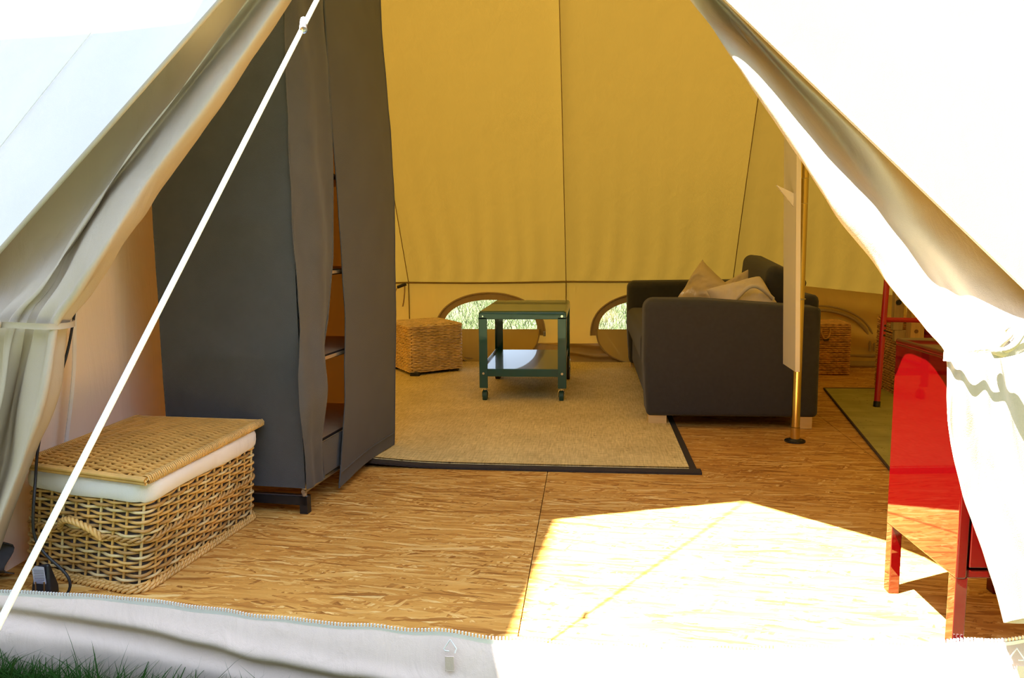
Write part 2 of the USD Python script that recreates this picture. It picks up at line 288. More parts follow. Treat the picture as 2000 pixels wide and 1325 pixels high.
def roof_panel(e0, e1, a0, a1, sag=.02, seed=0, m=40, n=60, wt=(1, 1)):
    P = bilinear(e0, e1, a1, a0, m, n); u, v = np.meshgrid(np.linspace(0, 1, m), np.linspace(0, 1, n), indexing='ij')
    nn = np.cross(np.asarray(e1) - e0, np.asarray(a0) - e0); nn /= np.linalg.norm(nn)
    if nn[2] < 0: nn = -nn
    w = np.sin(np.pi * v) ** .8 * np.sin(np.pi * u) ** .7 if sag else 0 * v
    fold = .0065 * (1 - np.exp(-v * 40)) * np.exp(-v * 8) * np.sin(u * 46 + 3 * meshkit.noise(np.stack([u * 9, v * 4, 0 * u + seed], -1)))   # small gathers above the eave seam
    fold = fold * np.minimum(1, 12 * u * (1 - u))
    pk = .010 * np.sin(np.pi * v) * meshkit.noise(np.stack([v * 0, v * 7, v * 0 + 3], -1)); fold = fold + pk * ((np.exp(-(1 - u) / .03) if seed == 0 else 0) + (np.exp(-u / .03) if seed == 1 else 0))
    return P - nn * (sag * np.nan_to_num(w) - fold)[..., None] + sag_of(P, v, SAG) * (wt[0] * (1 - u) + wt[1] * u)[..., None]
def edge_of(e, a, off=0.0, n=30): return np.linspace(e, a, n)
def seam(p, q, r=.006, par=None, name='roof_seam', mt='canvas_seam', sg=1):
    c = np.linspace(p, q, 30); put(name, tube(c + sag_of(c, np.linspace(0, 1, 30), SAG * sg), r, 6), mt, par or ceil, smooth=True)
rp = [(EAVE[0], EAVE[1], PL, PM), (EAVE[1], EAVE[2], PM, PR), (EAVE[2], EAVE[3], PR, PR), (EAVE[3], EAVE[4], PR, PR), (EAVE[4], EAVE[5], PR, PR), (EAVE[5], EAVE[6], PR, PR), (EAVE[6], EAVE[7], PR, PR), (EAVE[7], ER, PR, DOOR),
      (EAVL[0], EAVE[0], PL, PL), (EAVL[1], EAVL[0], PL, PL), (EAVL[2], EAVL[1], PL, PL), (EAVL[3], EAVL[2], PL, PL), (EAVL[4], EAVL[3], PL, PL)]
for k, (e0, e1, a0, a1) in enumerate(rp):
    put('roof_panel', grid(roof_panel(e0, e1, a0, a1, .02, k, wt=(1, 0) if e1 is ER else (1, 1))), 'canvas', ceil, smooth=True)
put('roof_panel', grid(roof_panel(EL, EAVL[4], DOOR, PL, .0, 20, wt=(0, 1))), 'canvas_outer', ceil, smooth=True, label='pale outer roof canvas left of the door opening')
put('roof_panel', TM([DOOR, PR, PM, PL], [[0, 1, 2], [0, 2, 3]]), 'canvas', ceil, smooth=False)
for e, a in ((EAVE[0], PL), (EAVE[1], PM), (EAVE[2], PR), (EAVE[3], PR), (EAVE[4], PR), (EAVL[0], PL)):
    seam(e + [0, -.006, .0], a + [0, -.010, -.005], .0028)
for s in (.36,):
    a = DOOR * (1 - s) + PL * s; b = EL * (1 - s) + EAVL[4] * s; seam(b + [0, -.004, .003], a + [0, -.004, .003], .0014, name='stitched_seam', mt='canvas_outer', sg=s)
for e, n_ in ((EL, -1), (ER, 1)):       # piped hem along both edges of the door opening
    put('door_hem', tube(np.linspace(e, DOOR, 30) + [0, -.002, 0], .006, 8), 'canvas_light', ceil, smooth=True)

def win_shape(cx, w, z0, h, n=40):
    t = np.linspace(0, math.pi, n); return Polygon(np.c_[cx + w * np.cos(t), z0 + h * np.sin(t) ** .82])
wb = thing('wall_back', 'low yellow canvas back wall of the tent under the roof seam', 'wall', kind='structure')
WIN = [(-.69, .385, .196, .296), (.395, .385, .196, .292), (1.49, .37, .105, .300)]
def wall_panel(p, q, holes=(), name='wall_panel', par=wb, zb=0.0, mt='canvas_wall'):
    """vertical canvas between two eave corners; holes are outlines in (distance, z)"""
    L = np.linalg.norm((q - p)[:2]); d = (q - p) / L
    poly = Polygon([(0, zb), (L, zb), (L, q[2]), (0, p[2])])
    for h in holes: poly = poly.difference(h)
    v, f = trimesh.creation.triangulate_polygon(poly.segmentize(.06), engine='earcut')
    V = np.c_[p[0] + d[0] * v[:, 0], p[1] + d[1] * v[:, 0], v[:, 1]]
    V[:, 1] += .0
    put(name, TM(V, f), mt, par, smooth=False)
def hole(cx, w, z0, h, p): return win_shape(cx - p[0], w * .86, z0 + .038, h - .086)
wall_panel(EAVE[0], EAVE[1], [hole(*WIN[0], EAVE[0])]); wall_panel(EAVE[1], EAVE[2], [hole(*WIN[1], EAVE[1])]); wall_panel(EAVE[2], EAVE[3])
wall_panel(EAVL[0], EAVE[0])
for a, b in ((EAVE[0], EAVE[1]), (EAVE[1], EAVE[2]), (EAVE[2], EAVE[3]), (EAVL[0], EAVE[0])):
    put('eave_seam', tube(np.linspace(a, b, 30) + np.c_[np.zeros(30), np.full(30, -.009), -.006 * np.sin(np.linspace(0, np.pi, 30))], .0065, 6), 'canvas_seam', wb, smooth=True)
for e in EAVE[:3]: put('wall_seam', tube([e + [0, -.006, 0], [e[0], e[1] - .006, 0]], .004, 6), 'canvas_seam', wb, smooth=True)
# creased mud flap lying along the foot of the wall
for a, b, sd in ((EAVL[0], EAVE[0], 1), (EAVE[0], EAVE[1], 2), (EAVE[1], EAVE[2], 3), (EAVE[2], EAVE[3], 4)):
    u, v = np.meshgrid(np.linspace(0, 1, 90), np.linspace(0, 1, 24), indexing='ij'); P = a * (1 - u[..., None]) + b * u[..., None]
    P[..., 2] = .135 * (1 - v) + .004; P[..., 1] -= .014 + .06 * v ** 1.5 + .016 * np.sin(v * 11 + 5 * meshkit.noise(np.stack([u * 5, v, v * 0 + sd], -1)))
    put('mud_flap', grid(P), 'canvas_trim', wb, smooth=True)
# loose folds of slack canvas in the right-hand wall
u, v = np.meshgrid(np.linspace(0, 1, 60), np.linspace(0, 1, 40), indexing='ij'); P = EAVE[2] * (1 - u[..., None]) + EAVE[3] * u[..., None]
P[..., 2] = P[..., 2] * (1 - v) + .01; P[..., 1] -= .02 + .035 * np.sin(np.pi * v) * (.5 + .5 * np.sin(16 * v - 5 * u + 2)) * np.clip(3 * (u - .35), 0, 1) + .02 * v
put('slack_canvas', grid(P), 'canvas_wall', wb, smooth=True)

wr = thing('wall_right', 'low canvas wall along the right end of the tent', 'wall', kind='structure')
for a, b in zip(EAVE[3:], EAVE[4:]): wall_panel(a, b, par=wr)
wall_panel(EAVE[7], ER, par=wr)
wl = thing('wall_left', 'plain beige cotton inner wall behind the willow hamper', 'wall', kind='structure')
for a, b in zip(EAVL[::-1], EAVL[-2::-1]): wall_panel(a, b, par=wl)
wall_panel(EL + [-.02, .05, 0], EAVL[4], par=wl)
ny, nz = 50, 40
yy = np.linspace(1.74, 3.1, ny); top = np.interp(yy, [1.74, 1.95, 2.3, 2.46, 3.1], [.62, .92, 1.5, 1.62, 1.9]); P = np.zeros((ny, nz, 3))
P[..., 1] = yy[:, None]; P[..., 2] = top[:, None] * np.linspace(0, 1, nz)[None]; P[..., 0] = -1.51 + .02 * np.sin(yy * 2)[:, None] - .35 * np.clip((yy - 2.72) / .38, 0, 1)[:, None] ** 1.3
P = wrinkle(P, .012, 2.2, 3, (1, 1, .6)); put('inner_partition', grid(P), 'partition_cloth', wl, smooth=True)
put('wall_tape', box(-1.502, -1.494, -.006, .006, 0, .5), 'white_cotton', wl) if False else None
tp = np.array([(-1.488, 2.14, .70), (-1.490, 2.131, .66), (-1.490, 2.111, .523), (-1.49, 2.083, .407), (-1.49, 2.047, .292), (-1.49, 2.02, .2)])
tpp = smooth_path(tp, 20); put('wall_tape', thicken(np.stack([tpp + [0, -.008, 0], tpp + [0, .008, 0]], 1), .002), 'white_cotton', wl, smooth=True, label='white cotton tape sewn down the inner wall')

for k, (cx, w, z0, h) in enumerate(WIN):
    yw = 5.365; wn = thing(f'window_{k + 1}', ['half-moon tent window with its cover folded down, behind the rattan cube and the trolley', 'half-moon tent window with its cover folded down, half hidden by the sofa', 'closed half-moon tent window zipped shut behind the seagrass chest'][k], 'window', kind='structure')
    COUNT[('/World', 'window')] = 0
    outer = win_shape(cx, w, z0, h); inner = win_shape(cx, w * .86, z0 + .038, h - .086)
    open_ = k < 2
    if open_:
        band = outer.difference(inner); put('zip_band', plate(band, yw - .008, yw), 'canvas_trim', wn, smooth=False)
        put('pane', plate(inner.buffer(.004), yw + .002, yw + .0035), 'pane_clear', wn, smooth=False)
        # the cover, unzipped and hanging down inside as an upside-down half moon
        a, r = np.meshgrid(np.linspace(0, math.pi, 48), np.linspace(0, 1, 24), indexing='ij')
        X = cx + w * .90 * np.cos(a) * r; Z = z0 + .045 - .245 * np.sin(a) ** .8 * r; Y = yw - .02 - .055 * np.sin(a) * r + .03 * np.sin(a) * r * r
        P = np.stack([X, Y, np.maximum(Z, .012)], -1); P = wrinkle(P, .006, 5, k); put('window_cover', thicken(P, .003), 'canvas_wall', wn, smooth=True)
        put('cover_zip', tube(P[:, -1], .005, 6), 'canvas_trim', wn, smooth=True)
    t = np.linspace(0, math.pi, 60); arc = np.c_[cx + w * np.cos(t), np.full(60, yw - .012 - (0 if open_ else .075)), z0 + h * np.sin(t) ** .82]
    put('zip_tape', tube(arc, .006, 6), 'canvas_trim', wn, smooth=True)
    if not open_:
        arc2 = np.c_[cx + w * .93 * np.cos(t), np.full(60, yw - .085), z0 + .0 + (h - .03) * np.sin(t) ** .82]; put('zip_tape', tube(arc2, .010, 6), 'canvas_trim', wn, smooth=True)
    put('zip_slider', rbox(cx + w - .012, cx + w + .006, yw - .03 - (0 if open_ else .04), yw - .015 - (0 if open_ else .04), z0 - .004, z0 + .03, .004), 'grey_steel', wn)

# left corner: black toggle and cords at the eave
tg = thing('eave_toggle', 'small black toggle on a cord at the corner of the back wall', 'toggle')
put('toggle', tube([(-1.33, 5.33, .535), (-1.27, 5.34, .557)], .011, 8), 'black_plastic', tg, smooth=True)
put('cord', tube(smooth_path([(-1.33, 5.33, .535), (-1.36, 5.34, .47), (-1.38, 5.35, .40)], 12), .004, 6), 'canvas_trim', tg, smooth=True)
put('cord', tube(smooth_path([(-1.28, 5.34, .55), (-1.285, 5.34, .47), (-1.30, 5.35, .40)], 12), .005, 6), 'canvas_trim', tg, smooth=True)

u, v = np.meshgrid(np.linspace(0, 1, 20), np.linspace(0, 1, 16), indexing='ij')
P = np.stack([-1.62 + .135 * u - .02 * v, 1.74 + .055 * u + .025 * np.sin(9 * v + 3 * u), .003 + .155 * v * (1 - .25 * u)], -1); put('groundsheet_fold', thicken(P, .003), 'groundsheet', wl, smooth=True, label='dark grey groundsheet folded up at the front corner')
# ---------------------------------------------------------------- gathered door curtains
NL = np.array([[[-0.355,2.18,2.149],[-0.337,2.07,2.083],[-0.336,2.06,2.077],[-0.337,2.07,2.083],[-0.334,2.05,2.071],[-0.337,2.07,2.083]],[[-0.742,2.11,1.797],[-0.621,2.04,1.76],[-0.602,2.03,1.755],[-0.595,2.05,1.763],[-0.569,2.03,1.753],[-0.55,2.04,1.756]],[[-1.03,2.06,1.487],[-0.9,2.03,1.473],[-0.864,2.0,1.461],[-0.854,2.05,1.477],[-0.789,1.99,1.457],[-0.766,2.03,1.468]],[[-1.177,2.0,1.307],[-1.057,1.99,1.26],[-1.019,1.95,1.25],[-1.021,2.0,1.261],[-0.952,1.92,1.209],[-0.954,1.98,1.192]],[[-1.307,1.94,1.133],[-1.173,1.93,1.088],[-1.125,1.88,1.084],[-1.131,1.93,1.093],[-1.06,1.83,1.019],[-1.102,1.91,0.963]],[[-1.486,1.89,0.922],[-1.304,1.86,0.857],[-1.242,1.8,0.871],[-1.253,1.84,0.888],[-1.135,1.74,0.857],[-1.144,1.82,0.843]],[[-1.658,1.87,0.746],[-1.356,1.78,0.744],[-1.293,1.74,0.75],[-1.288,1.78,0.762],[-1.2,1.71,0.748],[-1.205,1.78,0.74]],[[-1.587,1.74,0.654],[-1.405,1.73,0.66],[-1.349,1.71,0.663],[-1.322,1.725,0.66],[-1.262,1.705,0.661],[-1.254,1.74,0.657]],[[-1.64,1.72,0.506],[-1.447,1.73,0.505],[-1.366,1.68,0.516],[-1.384,1.74,0.514],[-1.276,1.67,0.522],[-1.274,1.73,0.511]],[[-1.682,1.7,0.331],[-1.51,1.72,0.328],[-1.403,1.65,0.351],[-1.424,1.73,0.327],[-1.314,1.64,0.359],[-1.338,1.71,0.34]],[[-1.728,1.68,0.129],[-1.569,1.7,0.126],[-1.452,1.63,0.157],[-1.496,1.71,0.124],[-1.389,1.62,0.163],[-1.422,1.69,0.134]],[[-1.778,1.68,0.02],[-1.619,1.7,0.02],[-1.502,1.63,0.02],[-1.546,1.71,0.02],[-1.439,1.62,0.02],[-1.472,1.69,0.02]]])
NR = np.array([[[-0.35,2.15,2.131],[-0.336,2.06,2.077],[-0.336,2.06,2.077],[-0.336,2.06,2.077],[-0.336,2.06,2.077]],[[0.066,2.1,1.75],[0.002,2.0,1.71],[-0.006,2.04,1.728],[-0.026,2.02,1.72],[-0.047,2.02,1.721]],[[0.384,2.06,1.432],[0.307,1.97,1.409],[0.305,2.02,1.424],[0.272,2.0,1.419],[0.242,2.0,1.42]],[[0.506,2.0,1.276],[0.43,1.92,1.257],[0.42,1.97,1.275],[0.377,1.9,1.246],[0.34,1.9,1.239]],[[0.69,1.94,1.07],[0.609,1.87,1.054],[0.58,1.93,1.067],[0.513,1.855,1.049],[0.463,1.86,1.044]],[[0.832,1.88,0.901],[0.723,1.82,0.875],[0.663,1.835,0.898],[0.601,1.8,0.898],[0.551,1.82,0.896]],[[0.96,1.83,0.76],[0.814,1.78,0.752],[0.754,1.815,0.762],[0.692,1.78,0.758],[0.643,1.8,0.764]],[[0.998,1.7,0.661],[0.859,1.71,0.66],[0.788,1.72,0.659],[0.72,1.66,0.669],[0.687,1.68,0.663]],[[0.948,1.6,0.622],[0.805,1.55,0.631],[0.751,1.535,0.631],[0.71,1.53,0.628],[0.68,1.55,0.623]],[[0.953,1.58,0.525],[0.832,1.545,0.531],[0.761,1.515,0.537],[0.716,1.515,0.537],[0.672,1.52,0.535]],[[1.007,1.6,0.346],[0.889,1.56,0.357],[0.801,1.5,0.375],[0.763,1.525,0.366],[0.703,1.505,0.371]],[[1.053,1.58,0.208],[0.931,1.55,0.217],[0.85,1.49,0.24],[0.816,1.52,0.226],[0.755,1.5,0.233]],[[1.094,1.57,0.089],[0.978,1.55,0.095],[0.89,1.49,0.122],[0.857,1.52,0.105],[0.792,1.495,0.116]]])
def curtain(name, net, lab, seed, mt, tie_z, m=170, n=140):
    d = thing(name, lab, 'door curtain', kind='structure')
    P = wrinkle(net_surface(net, m, n), .006, 9, seed, (1, 1, .5))
    u = np.linspace(0, 1, n)[None]; k = np.exp(-((P[..., 2] - tie_z) / np.where(P[..., 2] > tie_z, .16, .22)) ** 2); nn = np.cross(np.gradient(P, axis=0), np.gradient(P, axis=1)); nn /= np.linalg.norm(nn, axis=-1, keepdims=True) + 1e-9
    P = P + nn * ((.0085 if seed == 11 else .0035) * k * np.sin(u * 44 + 2.5 * meshkit.noise(np.stack([u * 8 + 0 * P[..., 2], P[..., 2] * 3, 0 * P[..., 2] + seed], -1))))[..., None]      # gathers drawn in by the tie
    put('curtain', grid(P), mt, d, smooth=True); return d, P
back = NL[:, -1] + [-.06, .09, 0]; NLx = np.concatenate([NL, back[:, None]], 1)
dl, CL = curtain('door_1', NLx, 'greenish-white canvas door curtain gathered and tied at the left of the opening', 11, 'canvas_light', .66)
backr = NR[:, -1] + [.07, .03, 0]; NRx = np.concatenate([NR, backr[:, None]], 1)
dr, CR = curtain('door_2', NRx, 'sunlit white canvas door curtain gathered and tied at the right of the opening', 12, 'canvas_light', .61)
# ties
def tie(path, par, w=.014):
    p = smooth_path(path, 40); put('tie_band', thicken(np.stack([p + [0, 0, w / 2], p - [0, 0, w / 2]], 1), .003), 'canvas_light', par, smooth=True)
tie([(-1.60, 1.70, .655), (-1.47, 1.685, .662), (-1.36, 1.685, .667), (-1.29, 1.685, .664), (-1.245, 1.70, .661), (-1.238, 1.74, .66), (-1.27, 1.80, .66)], dl)
put('tie_knot', wrinkle_m := hull_spheres([(-1.392, 1.672, .660), (-1.365, 1.670, .672), (-1.372, 1.668, .655)], .011), 'canvas_light', dl)
put('tie_end', tube(smooth_path([(-1.38, 1.668, .66), (-1.40, 1.662, .645), (-1.43, 1.665, .64), (-1.46, 1.67, .632)], 14), .006, 6), 'canvas_light', dl, smooth=True)
tie([[0.687, 1.56, 0.621], [0.673, 1.535, 0.624], [0.685, 1.508, 0.628], [0.717, 1.5, 0.633], [0.748, 1.5, 0.636], [0.786, 1.515, 0.641], [0.821, 1.54, 0.648]], dr, .018)
put('tie_knot', hull_spheres([[0.743, 1.5, 0.643], [0.757, 1.5, 0.651], [0.753, 1.5, 0.64]], .012), 'canvas_light', dr)
put('tie_end', tube(smooth_path([[0.749, 1.495, 0.646], [0.752, 1.49, 0.661], [0.76, 1.49, 0.67], [0.758, 1.495, 0.681]], 14), .006, 6), 'canvas_light', dr, smooth=True)
put('tie_end', tube(smooth_path([[0.749, 1.495, 0.643], [0.764, 1.485, 0.652], [0.778, 1.49, 0.67], [0.802, 1.5, 0.683]], 14), .007, 6), 'canvas_light', dr, smooth=True)

# ---------------------------------------------------------------- sill canvas with zip
ZIP = np.array([[-1.544, 1.629, 0.03], [-1.389, 1.633, 0.03], [-1.245, 1.63, 0.03], [-1.101, 1.623, 0.03], [-0.956, 1.606, 0.03], [-0.739, 1.567, 0.03], [-0.607, 1.549, 0.03], [-0.489, 1.536, 0.03], [-0.315, 1.528, 0.03], [-0.191, 1.51, 0.03], [-0.051, 1.501, 0.03], [0.256, 1.506, 0.03], [0.562, 1.538, 0.03], [0.72, 1.565, 0.03], [0.855, 1.59, 0.03], [0.947, 1.605, 0.03]])
sill = thing('trim_1', 'pale canvas door sill with a zip along its upper edge, across the front of the floor', 'door sill', kind='structure')
zp = smooth_path(ZIP, 260); zp[:, 2] += .004 * np.sin(np.arange(260) * .35) * meshkit.noise(np.c_[np.arange(260) * .06, np.zeros(260), np.zeros(260)])
s = np.linspace(0, 1, 260); v = np.linspace(0, 1, 40); P = zp[:, None] + np.zeros((260, 40, 3))
cr = np.clip(.16 + .95 * s, .05, 1.1)[:, None]; vv = v[None]
bul = .030 * np.sin(np.pi * np.clip(vv, 0, 1)) ** .8 - .024 * np.exp(-((vv - cr) / .10) ** 2) * np.sin(np.pi * np.clip(vv * 1.3, 0, 1)) + .012 * np.exp(-((vv - cr + .17) / .09) ** 2) * np.sin(np.pi * np.clip(vv * 1.5, 0, 1))
P[..., 1] -= .035 * vv + bul; P[..., 2] -= .185 * vv
put('sill_canvas', thicken(wrinkle(P, .004, 7, 2), .003), 'mud_canvas', sill, smooth=True)
put('zip_tape', thicken(np.stack([zp + [0, -.004, .006], zp + [0, -.003, -.008]], 1), .0015), 'zip_white', sill, smooth=True)
ts = smooth_path(zp[::6] + [0, -.002, .008], 340); put('zip_teeth', cat([box(-.0018, .0018, -.002, .002, -.003, .004).apply_translation(p) for p in ts]), 'zip_white', sill, smooth=False, kind='stuff')
def puller(p, par, sc=1.0, flip=1):
    p = np.array(p); tri = np.array([(0, -.008, 0), (.013, -.012, -.017), (.008, -.014, -.024), (-.010, -.014, -.022), (-.013, -.012, -.019)]) * sc; tri[:, 0] *= flip
    path = np.vstack([tri[4:5], tri[0:1], tri[1:2]]); put('zip_pull', tube(p + np.vstack([tri[3:4] + [.008 * flip, 0, 0], tri[3:4], path, tri[2:3] + [.002 * flip, 0, -.002]]) + [0, -.008, 0], .0016, 6), 'zip_white', par, smooth=True)
    put('pull_tab', cat(box(-.008 * sc, .010 * sc, -.019, -.0165, -.056 * sc, -.026 * sc), box(-.0085 * sc, .0105 * sc, -.0195, -.016, -.057 * sc, -.0555 * sc)).apply_translation(p + [0, -.018, 0]), 'mud_canvas', par, smooth=False)
ip = int(np.argmin(np.abs(zp[:, 0] + .284))); puller(zp[ip] + [0, -.012, .004], sill)
ip = int(np.argmin(np.abs(zp[:, 0] - .855))); puller(zp[ip] + [0, -.012, .004], sill, 1.0, -1)
put('eyelet', tube([zp[ip] + [-.012 + .003 * math.cos(a), -.03, -.04 + .003 * math.sin(a)] for a in np.linspace(0, 6.283, 12)], .0015, 5), 'grey_steel', sill, smooth=True)

# ---------------------------------------------------------------- white guy rope in front of the opening
gr = thing('guy_rope', 'taut white guy rope running from the door peak down past the left of the opening', 'rope')
g0, g1 = np.array(DOOR) + [0, -.01, 0], np.array([-.676, .80, .427]); gd = (g1 - g0) / np.linalg.norm(g1 - g0); g2 = g0 + gd * ((g0[2] + .145) / -gd[2])
put('rope', tube(np.linspace(g0, g2, 40), .0043, 10), 'rope_white', gr, smooth=True)
k = g0 + gd * 1.06; sl = np.array([-.6, .5, .2]); put('slider', tube([k - gd * .012 + sl * .012, k - gd * .004 + sl * .006, k + gd * .006, k + gd * .014 - sl * .008], .0068, 8), 'grey_steel', gr, smooth=True)
put('peg', tube([g2 + [.0, .03, .04], g2 + [0, 0, .0], g2 + [0, -.03, -.05]], .006, 8), 'grey_steel', gr, smooth=True)

# flat awning roof on posts to the left of the camera: it keeps the left of the tent front in shade
aw = thing('awning', 'beige awning roof on timber posts beside the tent, outside the picture', 'awning')
AC = [np.array(p) for p in [(-1.935, 1.37, 4.55), (-2.12, -.55, 4.55), (-3.8, -.75, 4.55), (-3.75, 2.02, 4.55), (-2.25, 1.20, 4.55), (-2.08, 1.37, 4.55)]]
m = trimesh.creation.extrude_polygon(Polygon([q[:2] for q in AC]), .004, engine='earcut'); m.apply_translation([0, 0, 4.55]); put('awning_cloth', m, 'sail_cloth', aw, smooth=False)
for a, b in zip(AC, AC[1:] + AC[:1]): put('frame_bar', tube(np.linspace(a, b, 4) + [0, 0, -.02], .02, 8), 'deck_timber', aw, smooth=True)
for a in (AC[1], AC[2], AC[3]): put('post', cyl((a[0], a[1], -.145), (a[0], a[1], a[2]), .045), 'deck_timber', aw)

# tall hedge around the lawn behind the camera: it hides the low sky from the tent
hg = thing('hedge', 'tall dark green hedge closing the lawn behind the camera', 'hedge')
a, h = np.meshgrid(np.linspace(math.radians(-185), math.radians(5), 160), np.linspace(0, 1, 50), indexing='ij')
R_ = 7.5 - 1.0 * h ** 2 + 0 * a; top_ = 4.0 + .8 * meshkit.noise(np.stack([a * 6, 0 * a, 0 * a], -1))
P = np.stack([R_ * np.cos(a), R_ * np.sin(a) + .5, -.145 + h * top_], -1)
put('foliage', thicken(wrinkle(wrinkle(P, .45, 1.1, 31), .12, 6, 32), 1.0), 'hedge_leaf', hg, smooth=False)

# ---------------------------------------------------------------- rugs
rg = thing('sisal_rug', 'large woven sisal rug with dark brown cloth border in front of the sofa', 'rug')
RX0, RX1, RY0, RY1 = -1.30, .395, 2.80, 5.34
def rug_z(X, Y): return .004 + .020 * np.exp(-((X + .95) / .22) ** 2 - ((Y - 2.80) / .16) ** 2)
X, Y = np.meshgrid(np.linspace(RX0 + .03, RX1 - .03, 60), np.linspace(RY0 + .03, RY1 - .03, 60), indexing='ij')
def rug_y(X, Y): return Y + .03 * ((RX1 - X) / 1.7) ** 2 * (1 - (Y - RY0) / 2.54)
put('rug_field', thicken(np.stack([X, rug_y(X, Y), rug_z(X, Y) + .007], -1)[:, ::-1], .008), 'sisal', rg, smooth=True)
def border(p, q, w, n=60):
    t = np.linspace(0, 1, n)[:, None]; c = np.array(p) * (1 - t) + np.array(q) * t; d = np.array(q) - p; nn = np.array([-d[1], d[0]]) / np.linalg.norm(d)
    prof = [(-.5, .000), (-.5, .008), (-.35, .0115), (.35, .0115), (.5, .008), (.5, .0)]
    G = np.stack([np.c_[c + nn * w * a, np.full(n, h)] for a, h in prof], 1); z = rug_z(G[..., 0], G[..., 1]); G[..., 1] = rug_y(G[..., 0], G[..., 1]); G[..., 2] += z - .003; G += (.002 * (meshkit.noise(G * 7) - .5))[..., None] * [0, 0, 1]
    return grid(G)
w = .046
for p, q in (((RX0, RY0 + w / 2), (RX1 + .012, RY0 + w / 2 - .004)), ((RX1 - w / 2, RY0 + .01), (RX1 - w / 2, RY1)), ((RX1, RY1 - w / 2), (RX0, RY1 - w / 2)), ((RX0 + w / 2, RY1), (RX0 + w / 2, RY0))):
    put('border', border(p, q, w), 'rug_border', rg, smooth=50)
bm = thing('bamboo_mat', 'greenish bamboo slat mat lying to the right of the sofa', 'mat')
ang = math.radians(-7.0); bo = np.array([1.315, 4.47]); du_, dv_ = np.array([1, .01]), np.array([-.140, -1.0]) / 1.01
n = 96
for i in range(n):
    v0 = i * .0185; a = bo + dv_ * v0; b = a + du_ * 1.15; hw = .0086
    V = [(*(a - dv_ * hw), .004), (*(a + dv_ * hw), .004), (*(b + dv_ * hw), .004), (*(b - dv_ * hw), .004)]
    m = TM([(x, y, .002) for x, y, z in V] + [(x, y, .0068) for x, y, z in V], [[4, 5, 6], [4, 6, 7], [0, 1, 5], [0, 5, 4], [1, 2, 6], [1, 6, 5], [2, 3, 7], [2, 7, 6], [3, 0, 4], [3, 4, 7]])
    m.fix_normals(); put('slat', m, 'bamboo', bm, smooth=False)
e0, e1 = bo - dv_ * .01, bo + dv_ * (n * .0185); put('mat_edge', tube([(*e0, .006), (*((e0 + e1) / 2), .006), (*e1, .006)], .005, 6), 'basket_dark', bm, smooth=True)
put('mat_edge', tube([(*e0, .006), (*(e0 + du_ * 1.15), .006)], .004, 6), 'basket_dark', bm, smooth=True)

# ---------------------------------------------------------------- sofa
so = thing('sofa', 'dark charcoal fabric two-seat sofa on short birch block feet', 'sofa')
def arm(y0, y1, rear=.538):
    pts, rs = [], []
    for y, s in ((y0, 1), (y1, -1)):
        for x, z, q in ((.258, .055, .020), (1.010, .055, .022), (.243, .585, .048), (.50, .582, .03), (1.008, rear + .008, .018), (.243, .30, .03)):
            pts.append((x + q * (1 if x < .45 else -1 if x > .9 else 0), y + s * q, z + (q if z < .2 else -q if z > .5 else 0))); rs.append(q)
    return hull_spheres(pts, rs, 24)
put('armrest', arm(3.505, 3.69), 'sofa_cloth', so, smooth=50); put('armrest', arm(5.03, 5.205, .58), 'sofa_cloth', so, smooth=50)
put('base', rbox(.275, .985, 3.68, 5.04, .06, .27, .025), 'sofa_cloth', so, smooth=50)
put('seat_cushion', hull_spheres([(x, y, z) for x in (.285, .80) for y in (3.73, 4.99) for z in (.30, .375)], .045, 20), 'sofa_cloth', so, smooth=50)
put('backrest', rbox(.945, 1.045, 3.66, 5.08, .06, .592, .03), 'sofa_cloth', so, smooth=50)
pts, rs = [], []
for y, pr_ in ((3.95, ((.875, .42, .035), (.905, .672, .045), (.955, .660, .04), (1.028, .628, .028), (.905, .44, .03), (.995, .650, .03))),
               (4.52, ((.865, .42, .035), (.905, .712, .045), (.945, .712, .04), (1.02, .650, .03), (.905, .44, .03), (.98, .690, .035)))):
    for x, z, q in pr_:
        pts.append((x, y, z)); rs.append(q)
put('back_cushion', hull_spheres(pts, rs, 20), 'sofa_cloth', so, smooth=50)
for x0, x1, y0 in ((.267, .350, 3.52), (.915, .99, 3.52), (.267, .350, 5.09), (.915, .99, 5.09)): put('foot', rbox(x0, x1, y0, y0 + .08, .0 if x0 > .5 else .010, .06, .003), 'birch', so)

def pillow(w, h, t, seed, n=44):
    u, v = np.meshgrid(np.linspace(-1, 1, n), np.linspace(-1, 1, n), indexing='ij')
    pin = 1 - .10 * (1 - np.abs(v) ** 2) * np.abs(u) ** 3; pin2 = 1 - .10 * (1 - np.abs(u) ** 2) * np.abs(v) ** 3
    X, Y = u * pin * w / 2, v * pin2 * h / 2; Z = t / 2 * ((1 - u ** 4) * (1 - v ** 4)) ** .55
    nz = (meshkit.fbm(np.stack([u * 2.4, v * 2.4, 0 * u], -1) + seed * 7, 4, seed) - .5) * .045 * np.minimum(1, 3 * (1 - np.maximum(np.abs(u), np.abs(v))))
    a = grid(np.stack([X, Y, Z + nz], -1)); b = grid(np.stack([X, Y, -Z + nz * .4], -1)); b.invert(); m = cat(a, b); m.merge_vertices(); return m
def place(m, loc, rx=0, ry=0, rz=0):
    m.apply_transform(trimesh.transformations.euler_matrix(*np.radians([rx, ry, rz]))); m.apply_translation(loc); return m
def top(name, label, c, group=None): return thing(name, label, c, group=group)
def prop(m, loc, roll, tilt, yaw):
    t = trimesh.transformations; m.apply_transform(t.rotation_matrix(math.radians(yaw), [0, 0, 1]) @ t.rotation_matrix(math.radians(tilt), [1, 0, 0]) @ t.rotation_matrix(math.radians(roll), [0, 0, 1])); m.apply_translation(loc); return m
